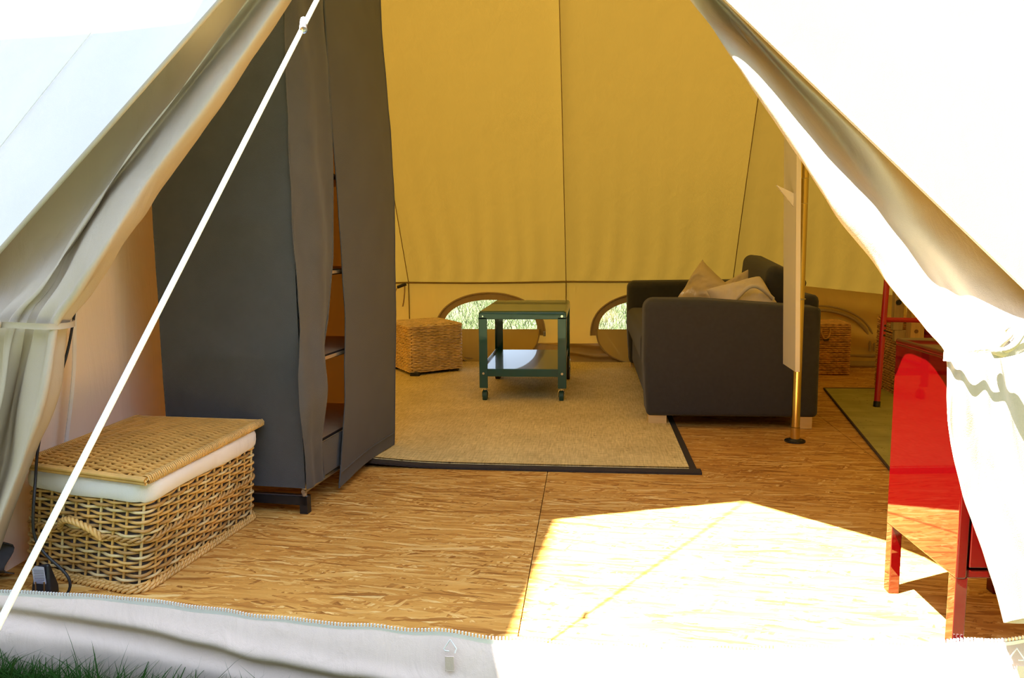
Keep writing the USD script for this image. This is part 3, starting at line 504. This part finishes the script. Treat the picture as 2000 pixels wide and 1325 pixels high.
p1 = thing('pillow', 'large cream pillow standing on one corner in the middle of the sofa', 'pillow'); put('cover', prop(pillow(.36, .36, .15, 1), (.65, 4.50, .49), -30, 78, -48), 'pillow_cloth', p1, smooth=60)
p2 = thing('pillow', 'small beige pillow wedged between the large pillow and the sofa back cushion', 'pillow'); put('cover', prop(pillow(.30, .30, .12, 2), (.80, 4.40, .50), 25, 75, -60), 'pillow_cloth', p2, smooth=60)
p3 = thing('pillow', 'rumpled off-white pillow with a folded flap lying nearest on the sofa', 'pillow'); put('cover', prop(pillow(.29, .30, .15, 3), (.752, 3.83, .525), 16, 48, 6), 'pillow_white', p3, smooth=60)
put('flap', tube(smooth_path([(.63, 3.72, .535), (.70, 3.735, .585), (.765, 3.75, .628), (.82, 3.755, .600), (.858, 3.76, .565)], 30), .010, 8), 'pillow_white', p3, smooth=True)

# ---------------------------------------------------------------- green trolley
tr = thing('trolley_table', 'dark green steel trolley table with a lower shelf and front castors on the rug', 'table')
x0, x1, y0, y1 = -.572, -.118, 3.992, 4.735
sh = Polygon([(x0 + .02, y0), (x1 - .02, y0), (x1, y0 + .02), (x1, y1 - .02), (x1 - .02, y1), (x0 + .02, y1), (x0, y1 - .02), (x0, y0 + .02)])
put('top_tray', cat(hull_spheres([(a, b, c) for a in (x0 + .014, x1 - .014) for b in (y0 + .014, y1 - .014) for c in (.475,)], .014, 20), rbox(x0, x1, y0, y0 + .004, .446, .478, .0018), rbox(x0, x1, y1 - .004, y1, .446, .478, .0018), rbox(x0, x0 + .004, y0, y1, .446, .478, .0018), rbox(x1 - .004, x1, y0, y1, .446, .478, .0018)), 'teal_paint', tr, smooth=40)
put('lower_shelf', cat(rbox(x0 + .012, x1 - .012, y0 + .006, y1 - .006, .178, .185, .003), rbox(x0 + .012, x1 - .012, y0 + .004, y0 + .009, .145, .184, .002), rbox(x0 + .012, x1 - .012, y1 - .009, y1 - .004, .145, .184, .002), rbox(x0 + .008, x0 + .013, y0 + .01, y1 - .01, .165, .20, .002), rbox(x1 - .013, x1 - .008, y0 + .01, y1 - .01, .165, .20, .002)), 'teal_paint', tr, smooth=40)
for lx, sx in ((x0, 1), (x1, -1)):
    for ly, sy in ((y0, 1), (y1, -1)):
        a, b = sorted((lx + sx * .001, lx + sx * .044)); c, d = sorted((ly + sy * .0, ly + sy * .004)); e, f = sorted((lx, lx + sx * .004)); g, h = sorted((ly, ly + sy * .05)); zb = .084 if sy > 0 else .062
        put('leg', cat(rbox(a, b, c, d, zb, .455, .0018), rbox(e, f, g, h, zb, .455, .0018)), 'teal_paint', tr, smooth=40)
        for zz in ((.462, .132 + .03) if sy > 0 else ()): put('screw', cyl((lx + sx * .022, ly - .004, zz), (lx + sx * .022, ly + .006, zz), .0065 if (sx < 0 or zz < .3) else .0045, 14), 'chrome', tr)
for cx in (x0 + .026, x1 - .026):
    cz = .038; cy = y0 + .028
    cs = tr + '/' + numbered('castor', tr); UsdGeom.Xform.Define(stage, cs)
    put('wheel', cat(cyl((cx - .011, cy, cz), (cx + .011, cy, cz), .030, 24), cyl((cx - .009, cy, cz), (cx + .009, cy, cz), .0305, 24)), 'teal_rubber', cs)
    for s in (-1, 1): put('fork', tube([(cx + s * .0165, cy, .034), (cx + s * .0165, cy - .004, .058), (cx + s * .010, cy, .074)], .0035, 8), 'chrome', cs, smooth=True)
    put('stem', cyl((cx, cy, .070), (cx, cy, .092), .009, 14), 'chrome', cs)
for s, cx in ((1, x1 - .012), (-1, x0 + .020)):
    put('rear_wheel', cat(cyl((cx - .013, y1 - .07, .082), (cx + .013, y1 - .07, .082), .071, 32), cyl((cx - .016, y1 - .07, .082), (cx + .016, y1 - .07, .082), .02, 16)), 'dark_rubber', tr)
    put('wheel_rim', tube([(cx + (.0135 if s > 0 else -.0135), y1 - .07 + .055 * math.cos(a), .082 + .055 * math.sin(a)) for a in np.linspace(0, 6.283, 33)], .003, 6), 'chrome', tr, smooth=True)

# ---------------------------------------------------------------- weaving
def quad_path(c0, c1, z0, z1, r=.03):
    """returns f(s in metres along the rim, z) for a basket whose corners run c0 at z0 to c1 at z1 (4 x 2 each), corners rounded"""
    P0 = Polygon(c0).buffer(-r).buffer(r, 12).exterior; P1 = Polygon(c1).buffer(-r).buffer(r, 12).exterior
    def ring(E, st):
        p = np.array(E.coords)[:-1]
        if Polygon(p).exterior.is_ccw is False: p = p[::-1]
        k = np.argmin(np.linalg.norm(p - st, axis=1)); return np.r_[p[k:], p[:k], p[k:k + 1]]
    A, B = ring(P0, np.array(c0[0])), ring(P1, np.array(c1[0]))
    def arc(p): return np.r_[0, np.cumsum(np.linalg.norm(np.diff(p, axis=0), axis=1))]
    la, lb = arc(A), arc(B); L = la[-1]
    def f(s, z):
        s = np.asarray(s, float); u = (s / L) % 1.0; t = np.asarray((z - z0) / (z1 - z0)); a = np.stack([np.interp(u * la[-1], la, A[:, k]) for k in (0, 1)], -1); b = np.stack([np.interp(u * lb[-1], lb, B[:, k]) for k in (0, 1)], -1)
        q = a * (1 - t)[..., None] + b * t[..., None] if t.ndim else a * (1 - t) + b * t
        e = 1e-3; u2 = ((s + e) / L) % 1.0; a2 = np.stack([np.interp(u2 * la[-1], la, A[:, k]) for k in (0, 1)], -1); d = a2 - a; d /= np.linalg.norm(d, axis=-1, keepdims=True) + 1e-12
        return q, np.stack([d[..., 1], -d[..., 0]], -1)   # point, outward normal (ccw ring)
    return f, L
def woven_ring(f, L, z, n_st, amp, r, phase, per=6, wob=.0015, seed=0, sides=6):
    s = np.arange(n_st * per) / per * (L / n_st); q, nn = f(s, np.full(len(s), z)); o = amp * np.cos(np.pi * s * n_st / L + phase * np.pi)
    zz = z + wob * 2 * (meshkit.noise(np.c_[s * 9, np.full(len(s), z * 50), np.full(len(s), seed)]) - .5)
    return tube(np.c_[q + nn * o[:, None], zz], r, sides, closed=True)
def waling(f, L, z, r, turns, off=.004, n=420, sides=6, out=0):
    s = np.linspace(0, L, n, endpoint=False); ms = []
    q, nn = f(s, np.full(n, z))
    for ph in (0, 1):
        a = 2 * np.pi * turns * s / L + ph * np.pi; ms.append(tube(np.c_[q + nn * (out + off * np.cos(a))[:, None], z + off * np.sin(a)], r, sides, closed=True))
    return cat(ms)

hp = thing('willow_hamper', 'large golden willow hamper with lid and white cotton lining, beside the grey wardrobe', 'hamper')
HB = [(-1.09, 1.715), (-1.037, 2.262), (-1.445, 2.315), (-1.475, 1.825)]; HT = [(-1.055, 1.715), (-1.028, 2.272), (-1.440, 2.33), (-1.435, 1.825)]
f, L = quad_path(HB, HT, 0, .27, .035); NS = 42
for k in range(21):
    z = .020 + k * .0114
    if k == 10: continue
    put('willow_rod', woven_ring(f, L, z, NS, .0050, .0036 + .0009 * ((k * 7) % 5) / 4, k % 2, wob=.0022, seed=k), ('willow', 'willow_dark', 'willow', 'willow_pale', 'willow')[(k * 3) % 5], hp, smooth=True)
put('waling_band', waling(f, L,   .020 + 10 * .0114, .0040, 42, .0045, 504, out=.003), 'willow_dark', hp, smooth=True)
for z, o in ((.006, .006), (.0135, .003)): put('base_braid', waling(f, L, z, .0046, 60, .0040, 600, out=o), 'willow', hp, smooth=True)
for i in range(NS):
    s = (i) * L / NS; zz = np.linspace(.004, .262, 8); q, nn = f(np.full(8, s), zz); put('stake', tube(np.c_[q, zz], .0038, 6), 'willow_pale' if i % 3 == 0 else 'willow', hp, smooth=True)
f2, L2 = quad_path([tuple(np.array(c) * .96 + np.array(HB).mean(0) * .04) for c in HB], [tuple(np.array(c) * .96 + np.array(HT).mean(0) * .04) for c in HT], 0, .27, .035)
s = np.linspace(0, L2, 120, endpoint=False); G = np.stack([np.c_[f2(s, np.full(120, z))[0], np.full(120, z)] for z in np.linspace(.012, .262, 6)], 1)
put('inner_lining', grid(G, close_u=True), 'lining', hp, smooth=True)
n = 240; s = np.linspace(0, L, n, endpoint=False); G = []
for a, o in ((.232, .0075), (.238, .0115), (.252, .0135), (.266, .0125), (.276, .009), (.281, .002), (.282, -.010)):
    z = a + (.004 * np.sin(s * 11) + .005 * (meshkit.noise(np.c_[s * 9, s * 0, s * 0]) - .5)) * (a < .26); q, nn = f(s, np.full(n, min(a, .27))); G.append(np.c_[q + nn * (o + .003 * (meshkit.noise(np.c_[s * 14, s * 0 + a * 20, s * 0]) - .5))[:, None], z])
put('lining_rim', grid(np.stack(G, 1), close_u=True), 'white_cotton', hp, smooth=True)
# lid
lid = hp + '/' + numbered('lid', hp); UsdGeom.Xform.Define(stage, lid)
LA, LB, LC, LD = (np.array(p) for p in [(-1.050, 1.705), (-1.022, 2.300), (-1.448, 2.375 - .04), (-1.447, 1.815)])
def lidp(u, v, z=0): # u across (right to left), v along (front to back)
    q = (LA * (1 - v)[:, None] + LB * v[:, None]) * (1 - u)[:, None] + (LD * (1 - v)[:, None] + LC * v[:, None]) * u[:, None]
    return np.c_[q, .293 + .018 * np.sin(np.pi * u) * np.maximum(np.sin(np.pi * v), 0) ** .6 + z]
NR_, NW = 9, 56
for i in range(NR_):
    u = np.full(16, .03 + .94 * i / (NR_ - 1)); put('rib', tube(lidp(u, np.linspace(.01, .99, 16)), .0045, 6), 'willow_lid', lid, smooth=True)
for k in range(NW):
    v = .02 + .96 * k / (NW - 1); uu = np.linspace(.0, 1, (NR_ - 1) * 5 + 1); w_ = .0052 * np.cos(np.pi * (uu - .03) / .94 * (NR_ - 1) + np.pi * (k % 2))
    pp = lidp(uu, np.full(len(uu), v) + .004 * (meshkit.noise(np.c_[uu * 6, uu * 0 + k, uu * 0]) - .5), w_ * .75); put('willow_rod', tube(pp, .0049, 6), 'willow_lid', lid, smooth=True)
e = np.linspace(0, 1, 90)
for a, b in (((0, 0), (0, 1)), ((1, 0), (1, 1))):
    c = lidp(np.full(90, a[0]), e); nz_ = 90
    put('rolled_edge', tube(c + np.c_[np.zeros((90, 2)), np.full(90, .0)], .0105 + .0012 * np.sin(np.arange(90) * 2.1), 8), 'willow_lid', lid, smooth=True)
    put('edge_wrap', tube(np.c_[c[:, 0][::1].repeat(6)[:540] + .0115 * np.cos(np.arange(540) * .9), np.interp(np.linspace(0, 89, 540), np.arange(90), c[:, 1]), np.interp(np.linspace(0, 89, 540), np.arange(90), c[:, 2]) + .0115 * np.sin(np.arange(540) * .9)], .0022, 4), 'willow', lid, smooth=True)
for k, (dz, dv) in enumerate(((-.006, -.012), (.002, -.016), (.004, -.006))):
    put('edge_rod', tube(lidp(np.linspace(-.02, 1, 20), np.full(20, dv), dz), .0052, 6), 'willow', lid, smooth=True)
for dz in (-.004, .004): put('edge_rod', tube(lidp(np.linspace(0, 1, 20), np.full(20, 1.005), dz), .005, 6), 'willow', lid, smooth=True)
# twisted carrying handle on the near short side
hpth = smooth_path([(-1.332, 1.785, .135), (-1.318, 1.765, .160), (-1.285, 1.748, .173), (-1.250, 1.738, .168), (-1.215, 1.735, .152), (-1.198, 1.744, .128)], 60)
ms = []
for ph in (0, 2.09, 4.19):
    a = np.linspace(0, 9 * np.pi, 60) + ph; ms.append(tube(hpth + np.c_[.0015 * np.cos(a), .0050 * np.cos(a), .0050 * np.sin(a)], .0045, 6))
put('handle', cat(ms), 'willow', hp, smooth=True, label='twisted willow carrying handle')

# rattan cube
cu = thing('rattan_cube', 'square brown rattan cube stool with dark feet by the first window', 'stool')
ca, cb, cd = np.array([-1.100, 4.70]), np.array([-.812, 4.925]), np.array([-1.315, 5.03]); cc = cb + cd - ca
Q = [tuple(ca), tuple(cb), tuple(cc), tuple(cd)]; fq, Lq = quad_path(Q, Q, 0, .33, .03); n_st = 64
for k in range(27):
    z = .042 + k * .0108; put('rattan_strand', woven_ring(fq, Lq, z, n_st, .0035, .0056, k % 2, per=3, wob=.001, seed=k, sides=5), 'rattan', cu, smooth=True)
put('core', trimesh.creation.extrude_polygon(Polygon(Q).buffer(-.008), .29, engine='earcut').apply_translation([0, 0, .036]), 'basket_dark', cu, smooth=False)
for k in range(30):
    t = (k + .5) / 30; uu = np.linspace(0, 1, 43); P = (ca * (1 - t) + cd * t) * (1 - uu)[:, None] + (cb * (1 - t) + cc * t) * uu[:, None]
    put('top_strand', tube(np.c_[P, .330 + .0035 * np.cos(np.pi * 14 * uu + np.pi * (k % 2)) - .012 * (np.abs(2 * uu - 1) ** 12) - .010 * abs(2 * t - 1) ** 12], .0062, 5), 'rattan', cu, smooth=True)
for q, o in ((ca, (.02, .03)), (cb, (-.06, .01)), (cd, (.03, -.03)), (cc, (-.03, -.02))):
    c = q + np.array(o); put('foot', rbox(c[0] - .03, c[0] + .03, c[1] - .03, c[1] + .03, .010, .042, .006), 'black_plastic', cu)

# seagrass chest behind the sofa
def chest(name, lab, x0, x1, y0, y1, h, latch=True):
    c = thing(name, lab, 'basket'); Q = [(x0, y0), (x1, y0), (x1, y1), (x0, y1)]; fq, Lq = quad_path(Q, Q, 0, h, .012); ns = max(24, int(Lq / .018) // 2 * 2)
    put('core', box(x0 + .008, x1 - .008, y0 + .008, y1 - .008, .003, h - .005), 'basket_dark', c, smooth=False)
    nb = int((h * .82) / .0135)
    for k in range(nb): put('braid_row', woven_ring(fq, Lq, .010 + k * .0135, ns, .0035, .0072, k % 2, per=4, wob=.002, seed=k, sides=5), 'seagrass', c, smooth=True)
    ld = c + '/' + numbered('lid', c); UsdGeom.Xform.Define(stage, ld)
    for k in range(int(h * .17 / .012)): put('braid_row', woven_ring(fq, Lq, h * .845 + k * .012, ns, .0030, .0066, k % 2, per=4, wob=.002, seed=40 + k, sides=5), 'seagrass', ld, smooth=True)
    m_ = int((y1 - y0) / .014)
    for k in range(m_): yy_ = y0 + (k + .5) * (y1 - y0) / m_; uu = np.linspace(0, 1, 40); put('lid_strand', tube(np.c_[x0 + (x1 - x0) * uu, np.full(40, yy_), h + .003 * np.cos(uu * 60 + np.pi * (k % 2))], .0072, 5), 'seagrass', ld, smooth=True)
    if latch:
        lx = x0 + (x1 - x0) * .62; put('latch_loop', tube(smooth_path([(lx - .022, y0 - .012, h * .93), (lx - .022, y0 - .02, h * .80), (lx, y0 - .02, h * .72), (lx + .022, y0 - .02, h * .80), (lx + .022, y0 - .012, h * .93)], 24), .0055, 6), 'seagrass', c, smooth=True)
        put('latch_peg', tube([(lx - .012, y0 - .02, h * .70), (lx + .018, y0 - .022, h * .715)], .007, 6), 'basket_dark', c, smooth=True)
chest('seagrass_chest', 'brown seagrass chest with a loop latch on the floor behind the sofa', 1.20, 1.605, 4.965, 5.22, .315)
chest('seagrass_basket', 'tall seagrass basket standing behind the red trestle, mostly hidden by the red cabinet', 1.64, 1.98, 4.32, 4.62, .40, False)

# ---------------------------------------------------------------- wardrobe (local frame: a along its front, b into its depth)
wd = thing('fabric_wardrobe', 'tall charcoal fabric wardrobe with its zipped front hanging half open', 'wardrobe')
WO, WV, WB = np.array([-.884, 2.297]), np.array([.105, .9945]), np.array([-.9945, .105])
LW, DW, HW = .785, .475, 1.77
def W(a, b, z):
    a, b, z = np.broadcast_arrays(np.asarray(a, float), b, z); q = WO + WV * a[..., None] + WB * b[..., None]; return np.concatenate([q, z[..., None]], -1)
def cloth(a0, a1, fn, m=60, n=90): u, v = np.meshgrid(np.linspace(0, 1, m), np.linspace(0, 1, n), indexing='ij'); return fn(u, v)
# side towards the door: sagging between the shelves
def side(u, v):
    z = .085 + (HW - .085) * v; b = DW * u; dent = .014 * np.sin(np.pi * u) * (np.abs(np.sin(np.pi * (z - .08) / .42)) ** .7)
    return W(dent - .004, b, z)
put('side_panel', thicken(wrinkle(cloth(0, 1, side), .004, 6, 1), .002), 'wardrobe_cloth', wd, smooth=True)
def strip(u, v):   # the short part of the front beside the zip, pulled inwards near the bottom
    z = .085 + (HW - .085) * v; wdt = np.interp(z, [.08, .2, .5, .6, .8, 1.1, 1.8], [.115, .11, .155, .20, .25, .262, .25])
    a0 = np.interp(z, [.08, .2, .35, .45, .6, 1.8], [-.010, -.02, -.045, -.045, -.012, -.010]); a = a0 + (wdt - a0) * u
    o = .012 * np.sin(np.pi * u) + .030 * np.exp(-((z - .40) / .13) ** 2) * np.sin(np.pi * u) ** .6 + .006 * np.sin(u * 9 + z * 4)
    return W(a, -o - .007, z)
put('front_strip', thicken(wrinkle(cloth(0, 1, strip, 40, 110), .008, 9, 2, (1, 1, .5)), .002), 'wardrobe_cloth', wd, smooth=True)
zz = np.linspace(.085, HW, 60); sp = strip(np.ones(60), (zz - .085) / (HW - .085)); put('zip_edge', tube(sp, .004, 6), 'wardrobe_cloth', wd, smooth=True)
def flap(u, v):
    z = .022 + (HW - .02) * v
    a0 = np.interp(z, [0, .03, .1, .3, .6, .8, 1.1, 1.5, 1.8], [.20, .20, .225, .285, .318, .315, .297, .268, .25]); a1 = np.interp(z, [0, .04, .1, .3, .5, 1.0, 1.3, 1.5, 1.65, 1.8], [.765, .775, .785, .81, .83, .855, .83, .80, .765, .76])
    a = a0 + (a1 - a0) * u; o = .006 + .020 * np.sin(np.pi * u) * np.sin(np.pi * np.clip(v, 0, 1)) + .012 * (1 - u) * (1 - v) ** 2; z = z + (1 - v) ** 8 * (.012 * np.sin(np.pi * u))
    return W(a, -o, z)
FP = wrinkle(cloth(0, 1, flap, 60, 110), .005, 3.5, 5); put('door_flap', thicken(FP, .002), 'wardrobe_cloth', wd, smooth=True)
put('flap_hem', tube(FP[:, 3], .0035, 6), 'wardrobe_cloth', wd, smooth=True); put('flap_edge', tube(FP[0], .003, 6), 'wardrobe_cloth', wd, smooth=True); put('flap_edge', tube(FP[-1], .003, 6), 'wardrobe_cloth', wd, smooth=True)
# the rest of the cover
put('back_panel', thicken(cloth(0, 1, lambda u, v: W(LW * u, DW, .085 + (HW - .085) * v), 20, 20), .002), 'wardrobe_back', wd, smooth=False)
put('rear_side_panel', thicken(cloth(0, 1, lambda u, v: W(LW - .002, DW * u, .085 + (HW - .085) * v), 20, 20), .002), 'wardrobe_back', wd, smooth=False)
put('top_panel', thicken(cloth(0, 1, lambda u, v: W(LW * u, DW * v, HW + 0 * u), 12, 12), .002), 'wardrobe_back', wd, smooth=False)
def low(u, v): return W(.02 + (LW - .04) * u, -.004 + 0 * u, .088 + (.20 - .088) * v)
put('front_skirt', thicken(wrinkle(cloth(0, 1, low, 40, 12), .003, 6, 9), .002), 'wardrobe_cloth', wd, smooth=True)
put('front_header', thicken(cloth(0, 1, lambda u, v: W(.1 + (LW - .1) * u, .004 + 0 * u, 1.60 + (HW - 1.60) * v), 16, 8), .002), 'wardrobe_cloth', wd, smooth=False)
# frame inside: posts, rails, shelves
def bar(p, q, r, name, mt): put(name, tube(np.linspace(W(*p), W(*q), 3), r, 10), mt, wd, smooth=40)
for a in (.012, LW - .012):
    for b in (.012, DW - .012):
        bar((a, b, .03), (a, b, HW - .01), .0085, 'frame_post', 'grey_steel')
for z in (.19, .47, .755, 1.08): 
    c = [W(a, b, zz) for a in (.02, LW - .02) for b in (.02, DW - .02) for zz in (z - .011, z)]
    put('shelf', from_manifold(m3.Manifold.hull_points([tuple(map(float, p)) for p in c])), 'wardrobe_back', wd, smooth=False)
    bar((.01, .03, z - .006), (LW - .01, .03, z - .006), .010, 'shelf_rail', 'black_plastic'); bar((.01, DW - .04, z - .006), (LW - .01, DW - .04, z - .006), .012, 'shelf_rail', 'black_plastic')
bar((0, .01, .072), (LW, .01, .072), .007, 'bottom_rail', 'grey_steel'); bar((.012, 0, .05), (.012, DW, .05), .007, 'bottom_rail', 'grey_steel')
for a in (.0, LW - .036):
    c = [W(x, b, z) for x in (a, a + .03) for b in (.0, DW) for z in (.028, .055)]
    put('foot_rail', from_manifold(m3.Manifold.hull_points([tuple(map(float, p)) for p in c])), 'black_plastic', wd, smooth=False)
    for b in (-.002, DW - .03):
        zb = .0 if a < .1 else .013
        c = [W(x, y, z) for x in (a, a + .026) for y in (b, b + .026) for z in (zb, .055)] + [W(x, y, .03) for x in (a, a + .03) for y in (b - (.02 if b > .1 else -.02), b + .026)]
        put('foot', from_manifold(m3.Manifold.hull_points([tuple(map(float, p)) for p in c])), 'black_plastic', wd, smooth=False)

# ---------------------------------------------------------------- pole with board
po = thing('tent_pole', 'gold-coloured steel tent pole on a black foot plate right of the sofa', 'pole')
px, py = .860, 3.30
for z0, z1 in ((.010, .062), (.064, .985), (.987, 1.085), (1.087, 2.05), (2.052, 3.19)): put('pole_section', cyl((px, py, z0), (px, py, z1), .0175 if z0 > .05 else .019, 24), 'brass_steel', po)
put('foot_plate', cat(cyl((px, py, 0.0005), (px, py, .006), .042, 32), cyl((px, py, .006), (px, py, .014), .030, 32, .022)), 'black_plastic', po)
po2 = thing('tent_pole', 'second gold-coloured tent pole standing behind the grey wardrobe', 'pole')
put('pole_section', cyl((-1.2, 3.30, .006), (-1.2, 3.30, 3.2), .0175, 24), 'brass_steel', po2)
bd = thing('hanging_board', 'narrow pale board fixed upright along the pole, with a small triangular bracket', 'board')
def bpt(y, t, z): return (float(.809 - t - .028 * (z - .337) + .010 * (y - 3.07)), float(y), float(z))
put('panel', from_manifold(m3.Manifold.hull_points([bpt(y, t, z) for y in (3.07, 3.272) for t in (0, .017) for z in (.335, 1.75)])), 'board_white', bd, smooth=False)
put('bracket', from_manifold(m3.Manifold.hull_points([bpt(y, t, z) for y in (3.112, 3.128) for t, z in ((.016, 1.018), (.016, .966), (.080, 1.050))])), 'board_white', bd, smooth=False)
for z in (.60, 1.3): put('clamp', cat(tube([(px + .021 * math.cos(a), py + .021 * math.sin(a), z) for a in np.linspace(0, 6.283, 20)], .0025, 6), tube([(px - .021, py, z), bpt(3.27, .004, z)], .003, 6)), 'grey_steel', bd, smooth=True)

# ---------------------------------------------------------------- red cabinet
rc = thing('red_cabinet', 'glossy red metal cabinet on four square legs by the right door curtain', 'cabinet', (.733, 1.574, 0), 3.5)
CW_, CD, Z0, Z1 = .27, .318, .166, .615
t_ = .012
put('body', cat(rbox(0, .022, 0, CD, Z0, Z1 - .012, .004), rbox(CW_ - .022, CW_, 0, CD, Z0, Z1 - .012, .004), rbox(.018, CW_ - .018, CD - .012, CD, Z0, Z1 - .012, .003), rbox(.018, CW_ - .018, .004, CD, Z0, Z0 + .018, .003), rbox(.018, CW_ - .018, .008, CD - .01, .36, .372, .003)), 'red_paint', rc, smooth=30)
put('top', rbox(-.001, CW_ + .001, -.002, CD + .001, Z1 - .014, Z1, .005), 'red_paint', rc, smooth=30)
for s, (a, b) in enumerate(((.026, CW_ - .026),)):
    dp = rc + '/' + numbered('door', rc); UsdGeom.Xform.Define(stage, dp)
    put('door_panel', rbox(a, b, .002, .016, Z0 + .022, Z1 - .018, .003), 'red_paint', dp, smooth=30)
    hx = b - .03 if s == 0 else a + .03; put('knob', cat(cyl((hx, .003, .40), (hx, -.012, .40), .005, 12), cyl((hx, -.010, .40), (hx, -.020, .40), .011, 16)), 'chrome', dp)
for x in (0.001, CW_ - .025):
    for y in (.001, CD - .030): put('leg', rbox(x, x + .024, y, y + .029, 0, Z0 + .002, .002), 'red_paint', rc, smooth=30)

# red trestle, pine frame, blanket
tt = thing('red_trestle', 'red tubular steel trestle leg with a row of adjustment holes, standing on the bamboo mat', 'trestle')
q0, q1 = np.array([1.432, 3.995, .012]), np.array([1.535, 4.20, .93]); dq = q1 - q0
put('leg', tube(np.linspace(q0, q1, 6), .0145, 14), 'red_tube', tt, smooth=40)
put('foot_cap', tube([q0 - dq * .006, q0 + dq * .022], .0165, 14), 'black_plastic', tt, smooth=40)
cb_ = q0 + dq * .46; put('crossbar', tube([cb_, cb_ + [.52, .02, -.012]], .0125, 12), 'red_tube', tt, smooth=40)
q2, q3 = q0 + [.52, 0.02, 0], q1 + [.50, .02, 0]; put('leg', tube(np.linspace(q2, q3, 6), .0145, 14), 'red_tube', tt, smooth=40); put('foot_cap', tube([q2 - dq * .006, q2 + dq * .022], .0165, 14), 'black_plastic', tt, smooth=40)
for k in range(3):
    c = q0 + dq * (.428 - .026 * k); put('adjustment_hole', cyl(c + [0.004, -.0105, 0], c + [.0045, -.0150, 0.001], .0058, 12), 'black_plastic', tt)
put('top_rail', tube([q1 - [.03, 0, 0], q3 + [.03, 0, 0]], .016, 12), 'red_tube', tt, smooth=40)
pf = thing('pine_frame', 'knotty pine wood frame behind the red cabinet', 'frame')
put('post', rbox(1.655, 1.725, 4.20, 4.262, .0, .62, .005), 'pine', pf, smooth=30); put('side_board', rbox(1.592, 1.642, 4.262, 4.30, .36, .60, .004), 'pine_grey', pf, smooth=30)
put('side_board', rbox(1.60, 2.10, 4.263, 4.292, .30, .36, .004), 'pine_grey', pf, smooth=30); put('post', rbox(2.05, 2.115, 4.20, 4.262, 0, .62, .005), 'pine', pf, smooth=30)
put('bolt', cat(cyl((1.612, 4.262, .508), (1.612, 4.254, .508), .014, 16), cyl((1.612, 4.256, .508), (1.612, 4.250, .508), .008, 6)), 'dark_rubber', pf)
for z, x in ((.362, 1.684), (.54, 1.70)): put('knot', cyl((x, 4.201, z), (x, 4.1985, z), .0105, 14), 'pine_knot', pf)
bl = thing('red_blanket', 'dark red folded blanket beside the pine frame', 'blanket')
put('fold', cat([hull_spheres([(1.745, 4.22, z), (2.03, 4.22, z), (1.745, 4.245, z), (2.03, 4.245, z)], .016, 12) for z in (.30, .33, .36, .39)]), 'red_cloth', bl, smooth=40)

# ---------------------------------------------------------------- cable and plug
cbl = thing('power_cable', 'thin black power cable hanging behind the left curtain and looping to the floor', 'cable')
put('cable', tube(smooth_path([(-1.395, 2.02, .74), (-1.398, 1.997, .671), (-1.40, 1.947, .548), (-1.41, 1.86, .40), (-1.385, 1.79, .325), (-1.350, 1.73, .275), (-1.340, 1.70, .20), (-1.337, 1.70, .135), (-1.31, 1.695, .102), (-1.272, 1.69, .072), (-1.250, 1.688, .037), (-1.262, 1.685, .006), (-1.32, 1.69, .006)], 90), .0035, 8), 'cable_rubber', cbl, smooth=True)
pg = thing('power_plug', 'small black adapter plug with grey printed label, upright on the floor behind the sill', 'plug', (-1.322, 1.695, 0), 0)
put('body', hull_spheres([(x, y, z) for x in (-.019, .019) for y in (-.010, .012) for z in (.006, .022)] + [(-.014, .0, .070), (.012, .0, .075)], .006, 12), 'black_plastic', pg, smooth=40)
lb = Polygon([(-.017, .030), (.015, .026), (.012, .078), (-.010, .080), (-.019, .072)])
put('label', plate(lb, -.0135, -.0125), 'label_grey', pg, smooth=False)
put('printed_lines', cat([box(-.015 + .001 * (k % 2), .011, -.0142, -.0136, .036 + k * .0042, .0372 + k * .0042) for k in range(9)]), 'ink', pg, smooth=False, kind='stuff')
for x in (-.011, .011): put('pin', cyl((x, -.017, .012), (x, -.015, .042), .0022, 10), 'chrome', pg)
